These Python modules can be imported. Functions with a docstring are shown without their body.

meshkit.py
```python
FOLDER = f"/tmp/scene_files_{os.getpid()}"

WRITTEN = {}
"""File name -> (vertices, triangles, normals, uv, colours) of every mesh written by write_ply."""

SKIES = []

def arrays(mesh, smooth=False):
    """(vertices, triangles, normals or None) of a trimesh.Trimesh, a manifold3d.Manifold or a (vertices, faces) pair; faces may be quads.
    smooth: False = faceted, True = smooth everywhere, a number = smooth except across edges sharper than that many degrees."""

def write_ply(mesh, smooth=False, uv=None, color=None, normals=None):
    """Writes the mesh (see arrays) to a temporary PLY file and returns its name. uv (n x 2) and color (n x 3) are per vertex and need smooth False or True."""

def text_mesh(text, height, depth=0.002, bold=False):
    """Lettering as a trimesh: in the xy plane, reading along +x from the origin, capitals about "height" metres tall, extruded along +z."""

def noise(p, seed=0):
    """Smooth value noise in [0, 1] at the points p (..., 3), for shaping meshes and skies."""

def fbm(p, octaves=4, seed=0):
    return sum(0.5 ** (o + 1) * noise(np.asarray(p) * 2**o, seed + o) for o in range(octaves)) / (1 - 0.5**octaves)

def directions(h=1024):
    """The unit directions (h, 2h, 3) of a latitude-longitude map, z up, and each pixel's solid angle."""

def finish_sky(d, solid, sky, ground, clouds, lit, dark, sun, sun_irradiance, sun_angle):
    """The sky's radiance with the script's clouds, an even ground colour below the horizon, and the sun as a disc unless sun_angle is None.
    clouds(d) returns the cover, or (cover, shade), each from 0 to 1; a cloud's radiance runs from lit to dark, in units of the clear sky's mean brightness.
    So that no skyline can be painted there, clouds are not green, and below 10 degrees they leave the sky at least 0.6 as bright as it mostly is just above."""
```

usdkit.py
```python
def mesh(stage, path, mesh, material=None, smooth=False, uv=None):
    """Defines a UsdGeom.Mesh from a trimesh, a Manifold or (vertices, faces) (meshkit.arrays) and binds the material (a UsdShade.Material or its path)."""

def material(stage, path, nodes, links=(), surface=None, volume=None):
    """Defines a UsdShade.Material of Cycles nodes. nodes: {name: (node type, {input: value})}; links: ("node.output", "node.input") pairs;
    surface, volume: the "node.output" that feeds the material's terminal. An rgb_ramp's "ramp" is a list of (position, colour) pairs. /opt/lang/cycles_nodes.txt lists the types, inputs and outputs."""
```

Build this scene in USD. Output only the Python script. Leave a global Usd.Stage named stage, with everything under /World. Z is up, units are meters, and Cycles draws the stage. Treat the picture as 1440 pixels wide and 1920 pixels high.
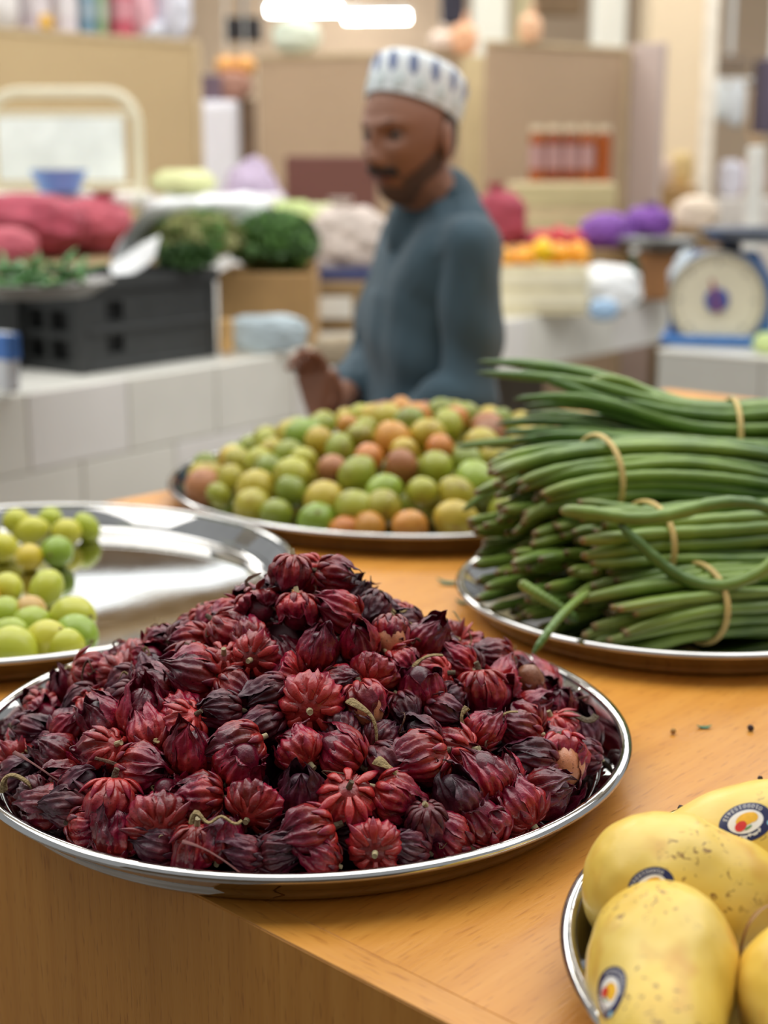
import math, random
import numpy as np, trimesh, usdkit, meshkit
import manifold3d as m3
from shapely import affinity
from shapely.geometry import Polygon, LineString, Point
from shapely.ops import unary_union
from pxr import Usd, UsdGeom, UsdLux, UsdShade, Gf, Sdf, Vt

stage = Usd.Stage.CreateInMemory()
UsdGeom.SetStageUpAxis(stage, 'Z'); UsdGeom.SetStageMetersPerUnit(stage, 1.0)
UsdGeom.Xform.Define(stage, '/World'); UsdGeom.Scope.Define(stage, '/World/Looks')
rng = np.random.default_rng(7); random.seed(7)
PI = math.pi

# ---------------------------------------------------------------- camera, sky, exposure
TABLE_Z = 0.80
CAM_Z = 1.2429
FOCAL_PX, PITCH = 2700.0, math.radians(13.354)
cam = UsdGeom.Camera.Define(stage, '/World/camera')
cp, sp = math.cos(PITCH), math.sin(PITCH)
CAM = np.array([0, 0, CAM_Z]); RIGHT = np.array([1.0, 0, 0]); UP = np.array([0, sp, cp]); BACK = np.array([0, -cp, sp])
cam.AddTransformOp().Set(Gf.Matrix4d(1,0,0,0, 0,sp,cp,0, 0,-cp,sp,0, 0,0,CAM_Z,1))
cam.CreateHorizontalApertureAttr(36.0); cam.CreateVerticalApertureAttr(48.0)
cam.CreateFocalLengthAttr(36.0*FOCAL_PX/1440.0)
cam.CreateFStopAttr(5.9); cam.CreateFocusDistanceAttr(0.955)
cam.CreateClippingRangeAttr(Gf.Vec2f(0.05, 200.0))
cam.CreateExposureAttr(-1.2)

dome = UsdLux.DomeLight.Define(stage, '/World/sky')
dome.CreateIntensityAttr(0.32); dome.CreateColorAttr(Gf.Vec3f(0.94, 0.97, 1.0))
sky = UsdLux.RectLight.Define(stage, '/World/skylight')          # the skylight over the stalls behind the table
sky.CreateWidthAttr(7.0); sky.CreateHeightAttr(3.6); sky.CreateIntensityAttr(6.9); sky.CreateColorAttr(Gf.Vec3f(1.0, .985, .955))
sky.AddTransformOp().Set(Gf.Matrix4d(1,0,0,0, 0,1,0,0, 0,0,1,0, 0,2.5,4.0,1))
sky2 = UsdLux.RectLight.Define(stage, '/World/skylight_far')      # the one over the far stalls
sky2.CreateWidthAttr(9.0); sky2.CreateHeightAttr(2.4); sky2.CreateIntensityAttr(9.5); sky2.CreateColorAttr(Gf.Vec3f(1.0, .985, .955))
sky2.AddTransformOp().Set(Gf.Matrix4d(1,0,0,0, 0,1,0,0, 0,0,1,0, 0,8.0,4.1,1))

# ---------------------------------------------------------------- helpers
def ray(px, py):
    d = RIGHT*(px-720)/FOCAL_PX + UP*(960-py)/FOCAL_PX - BACK
    return d
def at(px, py, Y):                       # the point seen at a place of the photo, Y metres in front
    d = ray(px, py); return CAM + d*(Y/d[1])
def on(px, py, z):                       # the same on a level plane
    d = ray(px, py); return CAM + d*((z-CAM_Z)/d[2])

_used = {}
def numbered(path):
    n = _used.get(path, 0); _used[path] = n+1
    return path if n == 0 else f'{path}_{n:03d}'
def setdata(p, label=None, cat=None, group=None, kind=None):
    for k, v in (('label', label), ('category', cat), ('group', group), ('kind', kind)):
        if v: p.SetCustomDataByKey(k, v)
    return p
def place(x, loc=(0,0,0), rot=None):
    """rot: number = degrees about z, or a 3x3 matrix whose columns are the axes"""
    if rot is None: R = np.eye(3)
    elif np.ndim(rot) == 0:
        a = math.radians(rot); R = np.array([[math.cos(a), -math.sin(a), 0], [math.sin(a), math.cos(a), 0], [0, 0, 1]])
    else: R = np.asarray(rot, float)
    M = np.eye(4); M[:3, :3] = R; M[:3, 3] = loc
    x.MakeMatrixXform().Set(Gf.Matrix4d(*M.T.ravel().tolist()))
def thing(name, label, cat, loc=(0,0,0), rot=None, group=None):
    x = UsdGeom.Xform.Define(stage, numbered('/World/'+name)); place(x, loc, rot)
    return setdata(x.GetPrim(), label, cat, group)
def obj(name, mesh, mat, parent=None, smooth=30, along=None, kind=None, label=None):
    """one Mesh: a part of parent, or a thing of its own"""
    path = numbered((str(parent.GetPath()) if parent else '/World')+'/'+name)
    m = usdkit.mesh(stage, path, mesh, mat, smooth=smooth)
    if along is not None:
        UsdGeom.PrimvarsAPI(m).CreatePrimvar('along', Sdf.ValueTypeNames.FloatArray, 'vertex').Set(Vt.FloatArray.FromNumpy(np.asarray(along, np.float32)))
    setdata(m.GetPrim(), label, None, None, kind)
    return m.GetPrim()
def struct(name, mesh, mat, label=None, smooth=30):
    p = obj(name, mesh, mat, None, smooth); setdata(p, label, None, None, 'structure'); return p
UsdGeom.Scope.Define(stage, '/World/Kinds'); stage.GetPrimAtPath('/World/Kinds').SetSpecifier(Sdf.SpecifierClass)
def kind_of(name):                        # a class prim whose children are the parts of a repeated thing
    return stage.CreateClassPrim(numbered('/World/Kinds/'+name))
def copy(kind, name, label, cat, loc, rot=None, group=None, scale=1.0):
    x = UsdGeom.Xform.Define(stage, numbered('/World/'+name))
    x.GetPrim().GetReferences().AddInternalReference(kind.GetPath()); x.GetPrim().SetInstanceable(True)
    R = np.eye(3) if rot is None else np.asarray(rot, float) if np.ndim(rot) else None
    if R is None:
        a = math.radians(rot); R = np.array([[math.cos(a), -math.sin(a), 0], [math.sin(a), math.cos(a), 0], [0, 0, 1]])
    place(x, loc, R*np.asarray(scale))
    return setdata(x.GetPrim(), label, cat, group)

def cat_m(ms):
    ms = [m for m in ms if m is not None]
    vs, fs, n = [], [], 0
    for v, f in (as_vf(m) for m in ms):
        vs.append(v); fs.append(f+n); n += len(v)
    return np.vstack(vs), np.vstack(fs)
def as_vf(m):
    if isinstance(m, tuple):
        v, f = np.asarray(m[0], float), np.asarray(m[1], int)
        if f.shape[1] == 4: f = np.vstack([f[:, [0,1,2]], f[:, [0,2,3]]])
        return v, f
    v, f, _ = meshkit.arrays(m); return np.asarray(v, float), np.asarray(f, int)
def move(m, loc=(0,0,0), rot=None, scale=None):
    v, f = as_vf(m); v = v.copy()
    if scale is not None: v = v*np.asarray(scale)
    if rot is not None:
        R = rot if np.ndim(rot) else rotz(rot)
        v = v @ np.asarray(R).T
    return v+np.asarray(loc, float), f
def rotz(d): a = math.radians(d); return np.array([[math.cos(a), -math.sin(a), 0], [math.sin(a), math.cos(a), 0], [0, 0, 1]])
def rotx(d): a = math.radians(d); return np.array([[1, 0, 0], [0, math.cos(a), -math.sin(a)], [0, math.sin(a), math.cos(a)]])
def roty(d): a = math.radians(d); return np.array([[math.cos(a), 0, math.sin(a)], [0, 1, 0], [-math.sin(a), 0, math.cos(a)]])
def box(size, loc=(0,0,0), b=0.004, rot=None):
    """chamfered box centred at loc"""
    sx, sy, sz = np.asarray(size, float)/2; b = min(b, sx*.8, sy*.8, sz*.8)
    pts = []
    for i in (-1, 1):
        for j in (-1, 1):
            for k in (-1, 1):
                pts += [(i*sx, j*(sy-b), k*(sz-b)), (i*(sx-b), j*sy, k*(sz-b)), (i*(sx-b), j*(sy-b), k*sz)]
    return move(trimesh.convex.convex_hull(np.array(pts)), loc, rot)
def slab(x0, x1, y0, y1, z0, z1, b=0.004): return box((x1-x0, y1-y0, z1-z0), ((x0+x1)/2, (y0+y1)/2, (z0+z1)/2), b)
def grid_faces(nu, nv, closed_v=True):
    f = []
    for i in range(nu-1):
        for j in range(nv if closed_v else nv-1):
            a, b = i*nv+j, i*nv+(j+1) % nv
            f += [(a, b, b+nv), (a, b+nv, a+nv)]
    return np.array(f, int)
def lathe(profile, n=64):
    """profile: (r, z) from bottom-outside up; r = 0 ends are allowed"""
    pr = np.asarray(profile, float); a = np.arange(n)/n*2*PI
    v = np.stack([pr[:, :1]*np.cos(a), pr[:, :1]*np.sin(a), np.repeat(pr[:, 1:2], n, 1)], -1).reshape(-1, 3)
    return v, grid_faces(len(pr), n)
def tube(pts, radii, n=10, caps=True, flat=1.0):
    P = np.asarray(pts, float); k = len(P); r = np.broadcast_to(np.asarray(radii, float), (k,))
    T = np.gradient(P, axis=0); T /= np.linalg.norm(T, axis=1, keepdims=True)+1e-12
    ref = np.array([0, 0, 1.0]) if abs(T[0, 2]) < .9 else np.array([1.0, 0, 0])
    N = np.cross(T[0], ref); N /= np.linalg.norm(N); rings = []
    a = np.arange(n)/n*2*PI
    for i in range(k):
        N = N-T[i]*(N@T[i]); N /= np.linalg.norm(N); B = np.cross(T[i], N)
        rings.append(P[i]+r[i]*(np.cos(a)[:, None]*N+flat*np.sin(a)[:, None]*B))
    v = np.vstack(rings); f = grid_faces(k, n)
    if caps:
        v = np.vstack([v, P[:1], P[-1:]]); c0, c1 = len(v)-2, len(v)-1
        cap = [(c0, (j+1) % n, j) for j in range(n)]+[(c1, (k-1)*n+j, (k-1)*n+(j+1) % n) for j in range(n)]
        f = np.vstack([f, cap])
    return v, f
def spline(pts, n):
    from scipy.interpolate import CubicSpline
    P = np.asarray(pts, float); t = np.r_[0, np.cumsum(np.linalg.norm(np.diff(P, axis=0), axis=1))]
    return CubicSpline(t, P)(np.linspace(0, t[-1], n))
def ico(sub=3): s = trimesh.creation.icosphere(sub); return np.array(s.vertices), np.array(s.faces)
def ball(r, loc=(0,0,0), sub=3, rot=None): v, f = ico(sub); return move((v, f), loc, rot, r)
def lump(size, seed=0, amp=.12, freq=2.5, sub=4, power=2.0, flat=None):
    """a soft bag or blob: a superellipsoid with folds; flat = height under which it is cut flat"""
    v, f = ico(sub)
    q = np.abs(v)**power; v = v/(q.sum(1)**(1/power))[:, None]
    d = 1+amp*2*(meshkit.fbm(v*freq+seed*3.7, 4, seed)-.5)
    v = v*d[:, None]*np.asarray(size)
    if flat is not None: v[:, 2] = np.maximum(v[:, 2], flat)
    return v, f
def extrude(poly, h):
    ps = getattr(poly, 'geoms', [poly])
    return cat_m([trimesh.creation.extrude_polygon(p, h, engine='earcut') for p in ps if p.area > 1e-12])
def frame_from(z, x=None):
    z = np.asarray(z, float); z = z/np.linalg.norm(z)
    x = np.asarray(x if x is not None else ((1, 0, 0) if abs(z[0]) < .9 else (0, 1, 0)), float)
    x = x-z*(x@z); x /= np.linalg.norm(x)
    return np.stack([x, np.cross(z, x), z], 1)

# ---------------------------------------------------------------- materials
def lin(*c): c = np.asarray(c, float)/255; return np.where(c < .04045, c/12.92, ((c+.055)/1.055)**2.4)
def look(name, nodes, links, surface='p.BSDF'): return usdkit.material(stage, '/World/Looks/'+name, nodes, links, surface=surface)
def plain(name, rgb, rough=.5, var=.12, scale=9.0, bump=0.0, bscale=60.0, **kw):
    c = lin(*rgb)
    nodes = {'tc': ('texture_coordinate', {}), 'n': ('noise_texture', {'scale': scale, 'detail': 4.0}),
             'r': ('rgb_ramp', {'ramp': [(.3, c*(1-var)), (.7, np.minimum(c*(1+var), 1))]}),
             'p': ('principled_bsdf', {'roughness': rough, **kw})}
    links = [('tc.object', 'n.vector'), ('n.fac', 'r.fac'), ('r.color', 'p.base_color')]
    if bump:
        nodes['n2'] = ('noise_texture', {'scale': bscale, 'detail': 3.0}); nodes['b'] = ('bump', {'strength': bump, 'distance': .01})
        links += [('tc.object', 'n2.vector'), ('n2.fac', 'b.height'), ('b.normal', 'p.normal')]
    return look(name, nodes, links)
def emit(name, rgb, s): return look(name, {'e': ('emission', {'color': tuple(rgb), 'strength': s})}, [], 'e.emission')

def wood(name, axis):
    """beech laminate with its grain along an axis of the object"""
    sc = [70.0, 70.0, 70.0]; sc['xyz'.index(axis)] = 1.2
    s2 = [420.0, 420.0, 420.0]; s2['xyz'.index(axis)] = 45.0
    s3 = [6.0, 6.0, 6.0]; s3['xyz'.index(axis)] = .5
    return look(name, {
        'tc': ('texture_coordinate', {}), 'm1': ('mapping', {'scale': tuple(sc)}), 'm2': ('mapping', {'scale': tuple(s2)}), 'm3': ('mapping', {'scale': tuple(s3)}),
        'n1': ('noise_texture', {'scale': 1.0, 'detail': 5.0, 'roughness': .6, 'distortion': .3}), 'n2': ('noise_texture', {'scale': 1.0, 'detail': 2.0}), 'n3': ('noise_texture', {'scale': 1.0, 'detail': 2.0}),
        'r1': ('rgb_ramp', {'ramp': [(.2, lin(197, 130, 48)), (.5, lin(209, 144, 59)), (.8, lin(219, 157, 73))]}),
        'r2': ('rgb_ramp', {'ramp': [(.30, (.70, .60, .50)), (.42, (1, 1, 1))]}),
        'r3': ('rgb_ramp', {'ramp': [(.3, (.86, .84, .80)), (.7, (1.08, 1.07, 1.05))]}),
        'x1': ('mix_color', {'blend_type': 'multiply', 'fac': .75}), 'x2': ('mix_color', {'blend_type': 'multiply', 'fac': 1.0}),
        'p': ('principled_bsdf', {'roughness': .38, 'specular_ior_level': .45}), 'b': ('bump', {'strength': .12, 'distance': .002})},
        [('tc.object', 'm1.vector'), ('tc.object', 'm2.vector'), ('tc.object', 'm3.vector'), ('m1.vector', 'n1.vector'), ('m2.vector', 'n2.vector'), ('m3.vector', 'n3.vector'),
         ('n1.fac', 'r1.fac'), ('n2.fac', 'r2.fac'), ('n3.fac', 'r3.fac'), ('r1.color', 'x1.a'), ('r2.color', 'x1.b'), ('x1.result', 'x2.a'), ('r3.color', 'x2.b'), ('x2.result', 'p.base_color'),
         ('n2.fac', 'b.height'), ('b.normal', 'p.normal')])
WOOD_X, WOOD_Y, WOOD_Z = wood('beech_grain_x', 'x'), wood('beech_grain_y', 'y'), wood('beech_grain_z', 'z')
STEEL = look('tray_steel', {
    'tc': ('texture_coordinate', {}), 'n': ('noise_texture', {'scale': 22.0, 'detail': 4.0}), 'n2': ('noise_texture', {'scale': 320.0, 'detail': 2.0}),
    'mr': ('map_range', {'from_min': .3, 'from_max': .75, 'to_min': .015, 'to_max': .045}), 'r': ('rgb_ramp', {'ramp': [(.3, (.50, .49, .47)), (.7, (.62, .61, .59))]}),
    'p': ('principled_bsdf', {'metallic': 1.0}), 'b': ('bump', {'strength': .005, 'distance': .002})},
    [('tc.object', 'n.vector'), ('tc.object', 'n2.vector'), ('n.fac', 'mr.value'), ('mr.result', 'p.roughness'), ('n.fac', 'r.fac'), ('r.color', 'p.base_color'), ('n2.fac', 'b.height'), ('b.normal', 'p.normal')])
SCAR = plain('fruit_scar', (120, 104, 62), .8, .2, 200)
# ---------------------------------------------------------------- the hall
WALL = plain('wall_paint', (226, 200, 170), .8, .04, 1.5)
CEIL = plain('ceiling_paint', (228, 222, 212), .9, .03, 1.0)
FLOOR = plain('floor_tile', (112, 104, 94), .35, .1, 6.0)
struct('floor', slab(-7, 8, -4.2, 14.2, -.1, 0), FLOOR)
struct('wall_back', slab(-7, 8, 14.0, 14.2, 0, 4.2), WALL, 'warm peach painted back wall of the market hall')
struct('wall_front', slab(-7, 8, -4.4, -4.2, 0, 4.2), plain('dark_wall_paint', (128, 108, 86), .8))
BEAM = plain('beam_steel', (120, 118, 112), .5)
TUBE_MAT = emit('tube_glow', (1.0, .985, .95), 60.0)
WHITE_METAL = plain('white_enamel', (232, 232, 228), .4, .03)
TUBE_SOFT = emit('tube_soft_glow', (.93, .98, 1.0), 6.0)
def tube_lamp(loc, yaw, label, group=None, L=1.2, r=.028, glow=None):
    t = thing('tube_lamp', label, 'lamp', loc, yaw, group)
    obj('housing', box((L+.06, .07, .05), (0, 0, .055), .008), WHITE_METAL, t)
    obj('tube', tube([(x, 0, 0) for x in np.linspace(-L/2, L/2, 2)], r, 8), glow or TUBE_MAT, t)
    for s in (-1, 1):
        obj('end_cap', box((.025, .045, .06), (s*(L/2+.012), 0, .01), .005), WHITE_METAL, t)
        obj('rod', tube([(s*L*.35, 0, .08), (s*L*.35, 0, 4.2-loc[2])], .006, 8), WHITE_METAL, t)
tube_lamp(at(570, 17, 13.0), -8, 'left one of the two glowing ceiling tubes at the top of the picture', L=.62, r=.045)
tube_lamp(at(707, 31, 13.2), -8, 'right one of the two glowing ceiling tubes at the top of the picture', L=.55, r=.045)
for y, n in ((5.4, 'nearer'), (5.95, 'farther')):
    for x, w in ((-3.2, 'left'), (-.6, 'middle'), (2.2, 'right')):
        tube_lamp((x, y, 3.3), 58, f'long fluorescent tube hung over the stalls beyond the frame, {w} one of the {n} row', L=1.8)
for i, y in enumerate((5.6, 13.1)):
    struct('trim_%d' % (i+1), slab(-7, 8, y-.9, y+.9, 4.2, 4.26), CEIL, 'pale roof panel over the market hall')

tube_lamp((-1.35, 8.9, 2.95), 42, 'long bright tube hung beyond the frame, slanting, seen mirrored in the lime tray', L=2.2, r=.045, glow=TUBE_SOFT)
tube_lamp((-1.25, 8.3, 2.75), 6, 'long bright tube hung beyond the frame, level, seen mirrored in the lime tray', L=2.0, r=.045, glow=TUBE_SOFT)

# ---------------------------------------------------------------- the wooden table
TA = np.array([.734, -.679]); TB = np.array([.679, .734])     # along the near edge, along the left edge
CORNER = np.array([-.808, 1.462])
TR = np.array([[TB[0], -TA[0], 0], [TB[1], -TA[1], 0], [0, 0, 1]])   # local x = TB ; local y = -TA
tb = thing('market_table', 'beech wood market table carrying the steel trays of produce', 'table', (*CORNER, 0), np.array([[TA[0], TB[0], 0], [TA[1], TB[1], 0], [0, 0, 1]]))
LA, LB = 3.0, 2.06                                            # local x along TA, local y along TB
obj('table_top', slab(0, LA, .0245, LB, TABLE_Z-.032, TABLE_Z, .001), WOOD_Y, tb)
obj('side_panel', slab(0, LA, 0, .024, .06, TABLE_Z+.0005, .0012), WOOD_Z, tb)
obj('edge_strip', slab(0, LA, .0004, .0238, TABLE_Z, TABLE_Z+.0008, .0003), WOOD_X, tb)
obj('back_panel', slab(0, LA, LB-.05, LB-.026, .06, TABLE_Z-.033, .001), WOOD_Z, tb)
obj('end_panel', slab(.02, .044, .03, LB-.06, .06, TABLE_Z-.033, .001), WOOD_Z, tb)
obj('end_panel', slab(LA-.044, LA-.02, .03, LB-.06, .06, TABLE_Z-.033, .001), WOOD_Z, tb)
obj('plinth', slab(.06, LA-.06, .06, LB-.08, 0, .058, .001), plain('plinth_dark', (60, 50, 40), .7), tb)

# ---------------------------------------------------------------- steel trays
def tray(loc, R, label, depth=.030, z=None):
    """round rimmed steel platter standing on the table"""
    z0 = TABLE_Z+.0005 if z is None else z
    t = thing('steel_tray', label, 'tray', (loc[0], loc[1], z0), rng.uniform(0, 360))
    Rb = R-.021; d = depth; w = .0011; a = np.linspace(-90, 0, 6)
    out = [(0.0005, 0), (Rb*.5, 0), (Rb-.010, 0)]+[(Rb-.010+.010*math.cos(math.radians(x)), .010+.010*math.sin(math.radians(x))) for x in a]
    out += [(R-.006, d-.004)]
    inn = [(R-.0075, d-.0035)]+[(Rb-.0105+.0095*math.cos(math.radians(x)), .0105+.0095*math.sin(math.radians(x))) for x in a[::-1]]+[(Rb*.5, w), (0.0005, w)]
    obj('dish', lathe(out+[(R-.0062, d-.002)]+inn, 128), STEEL, t, smooth=50)
    c = np.linspace(0, 2*PI, 13)
    obj('rolled_rim', lathe([(R-.0045+.0045*math.cos(x), d-.0035+.0035*math.sin(x)) for x in c], 128), STEEL, t, smooth=True)
    return t
ROS_C, LIME_C, PLUM_C, BEAN_C, MANGO_C = np.array([-.0627, 1.0374]), np.array([-.4016, 1.4834]), np.array([.045, 1.966]), np.array([.3031, 1.4274]), np.array([.3122, .6947])
ROS_R, LIME_R, PLUM_R, BEAN_R, MANGO_R = .250, .309, .344, .2291, .2166
tray(ROS_C, ROS_R, 'large steel platter heaped with dark red roselle, overhanging the near table edge', z=TABLE_Z+.0012)
tray(LIME_C, LIME_R, 'wide shiny steel tray holding a few limes, half empty')
tray(PLUM_C, PLUM_R, 'steel tray heaped with small green and orange fruit at the back of the table')
tray(BEAN_C, BEAN_R, 'steel tray under the bundles of long green beans')
tray(MANGO_C, MANGO_R, 'steel tray holding the yellow mangoes at the near corner', depth=.036)
# ---------------------------------------------------------------- the tiled counter behind the table
CU = np.array([.602, .799]); CV = np.array([-.799, .602]); C0 = np.array([-.8375, 3.35]); CTOP = .735
CR = np.array([[CU[0], CV[0], 0], [CU[1], CV[1], 0], [0, 0, 1]])
def cxy(s, t): return C0+CU*s+CV*t
TILE = plain('white_tile_glaze', (238, 236, 226), .22, .04, 5.0); TILE2 = plain('white_tile_glaze_light', (244, 241, 236), .22, .03, 5.0); GROUT = plain('tile_grout', (216, 210, 194), .85, .06, 40)
ct = thing('tiled_counter', 'long white tiled counter behind the table carrying the vegetables', 'counter', (*C0, 0), CR)
obj('core', cat_m([slab(-2.4, 1.62, .010, 3.2, 0, CTOP-.010, .001), slab(1.62, 3.46, .010, 3.2, CTOP-.19, CTOP-.010, .001)]), GROUT, ct)
obj('base', slab(1.62, 3.3, .55, 3.2, 0, CTOP-.19, .001), plain('counter_base', (120, 112, 100), .8), ct)
obj('counter_top', slab(-2.4, 3.462, .004, 3.2, CTOP-.010, CTOP, .002), TILE, ct)
for r in range(4):
    z1 = CTOP-.0015-.19*r; off = -.1605*(r % 2)
    for k in range(-5, 11):
        s0 = k*.321+off; s1 = s0+.3185
        if (r == 0 and s0 > 3.3) or (r > 0 and s1 > 1.64): continue
        if s1 < -.75 and r > 1: continue
        s1 = min(s1, 3.46); obj('tile', slab(s0+.002, s1, .001, .010, z1-.186, z1-.001, .002), TILE2 if (r+k) % 3 == 0 else TILE, ct)
c2 = thing('tiled_counter', 'grey tiled counter at the right under the weighing scale', 'counter', (.80, 4.20, 0), np.array([[.799, .602, 0], [-.602, .799, 0], [0, 0, 1]]))
obj('core', slab(.0, 2.2, .010, .9, 0, CTOP-.010, .001), GROUT, c2); obj('counter_top', slab(-.004, 2.2, .0, .9, CTOP-.010, CTOP, .002), TILE, c2)
GTILE = plain('grey_tile_glaze', (190, 190, 182), .3, .05, 4.0)
for r in range(3):
    for k in range(6): obj('tile', slab(k*.321, k*.321+.317, .001, .010, CTOP-.012-.2*r-.196, CTOP-.012-.2*r, .002), GTILE, c2)

# ---------------------------------------------------------------- things on the counter
def size_px(px, Y): return px*Y*1.02/FOCAL_PX
def boxed(px0, py0, px1, py1, Y):
    """centre, width and height of what the photo shows in a rectangle, Y metres away"""
    a, b = at(px0, py0, Y), at(px1, py1, Y); return (a+b)/2, abs(b[0]-a[0]), abs(b[2]-a[2])
def soft(name, label, cat, px0, py0, px1, py1, Y, mat, seed, depth=.8, amp=.14, freq=2.4, power=2.3, group=None, neck=None, down=None):
    c, w, h = boxed(px0, py0, px1, py1, Y)
    if down is not None: e = c[2]-h/2-down; c[2] -= e/2; h += e
    t = thing(name, label, cat, (c[0], c[1]+w*depth/2, c[2]-h/2), 0, group)
    obj('body', move(lump((w/2, w*depth/2, h/2), seed, amp, freq, 4, power), (0, 0, h/2)), mat, t, smooth=True)
    if neck:
        a = np.linspace(0, 1, 8); obj('tied_neck', tube([(w*.28*neck, 0, h*(.86+.26*x)) for x in a], w*.16*np.interp(a, [0, .45, .6, 1], [1.5, .5, .55, 1.0]), 12), mat, t, smooth=True)
    return t
def carton(name, label, cat, px0, py0, px1, py1, Y, mat, depth=.3, rot=None, lid=None, bottom=None, thick=.012, openbox=False):
    c, w, h = boxed(px0, py0, px1, py1, Y)
    if bottom is not None: top = c[2]+h/2; h = top-bottom; c[2] = (top+bottom)/2
    t = thing(name, label, cat, (c[0], c[1]+depth/2, c[2]-h/2), rot)
    if openbox:
        for nm, m in (('side', slab(-w/2, w/2, -depth/2, -depth/2+thick, 0, h)), ('side', slab(-w/2, w/2, depth/2-thick, depth/2, 0, h)), ('side', slab(-w/2, -w/2+thick, -depth/2+thick, depth/2-thick, 0, h)), ('side', slab(w/2-thick, w/2, -depth/2+thick, depth/2-thick, 0, h)), ('bottom', slab(-w/2+thick, w/2-thick, -depth/2+thick, depth/2-thick, 0, thick))): obj(nm, m, mat, t)
    else:
        obj('body', box((w, depth, h), (0, 0, h/2), .008), mat, t)
        if lid: obj('lid', box((w+.008, depth+.008, min(.03, h*.2)), (0, 0, h-min(.03, h*.2)/2+.003), .004), lid, t)
    return t, w, h
BLACK = plain('black_plastic', (52, 54, 54), .55, .15, 30); CARD = plain('brown_cardboard', (168, 132, 84), .8, .08, 12); CARD2 = plain('dark_cardboard', (140, 114, 76), .8, .08, 12)
WHITEP = plain('white_plastic_film', (246, 248, 248), .35, .05, 10, bump=.5, bscale=24); REDNET = plain('red_net', (168, 66, 84), .7, .22, 22, bump=.8, bscale=150); REDNET2 = plain('light_red_net', (190, 88, 102), .7, .2, 20, bump=.8, bscale=150)
CREAM = plain('cream_enamel', (214, 206, 180), .45, .04)
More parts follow.
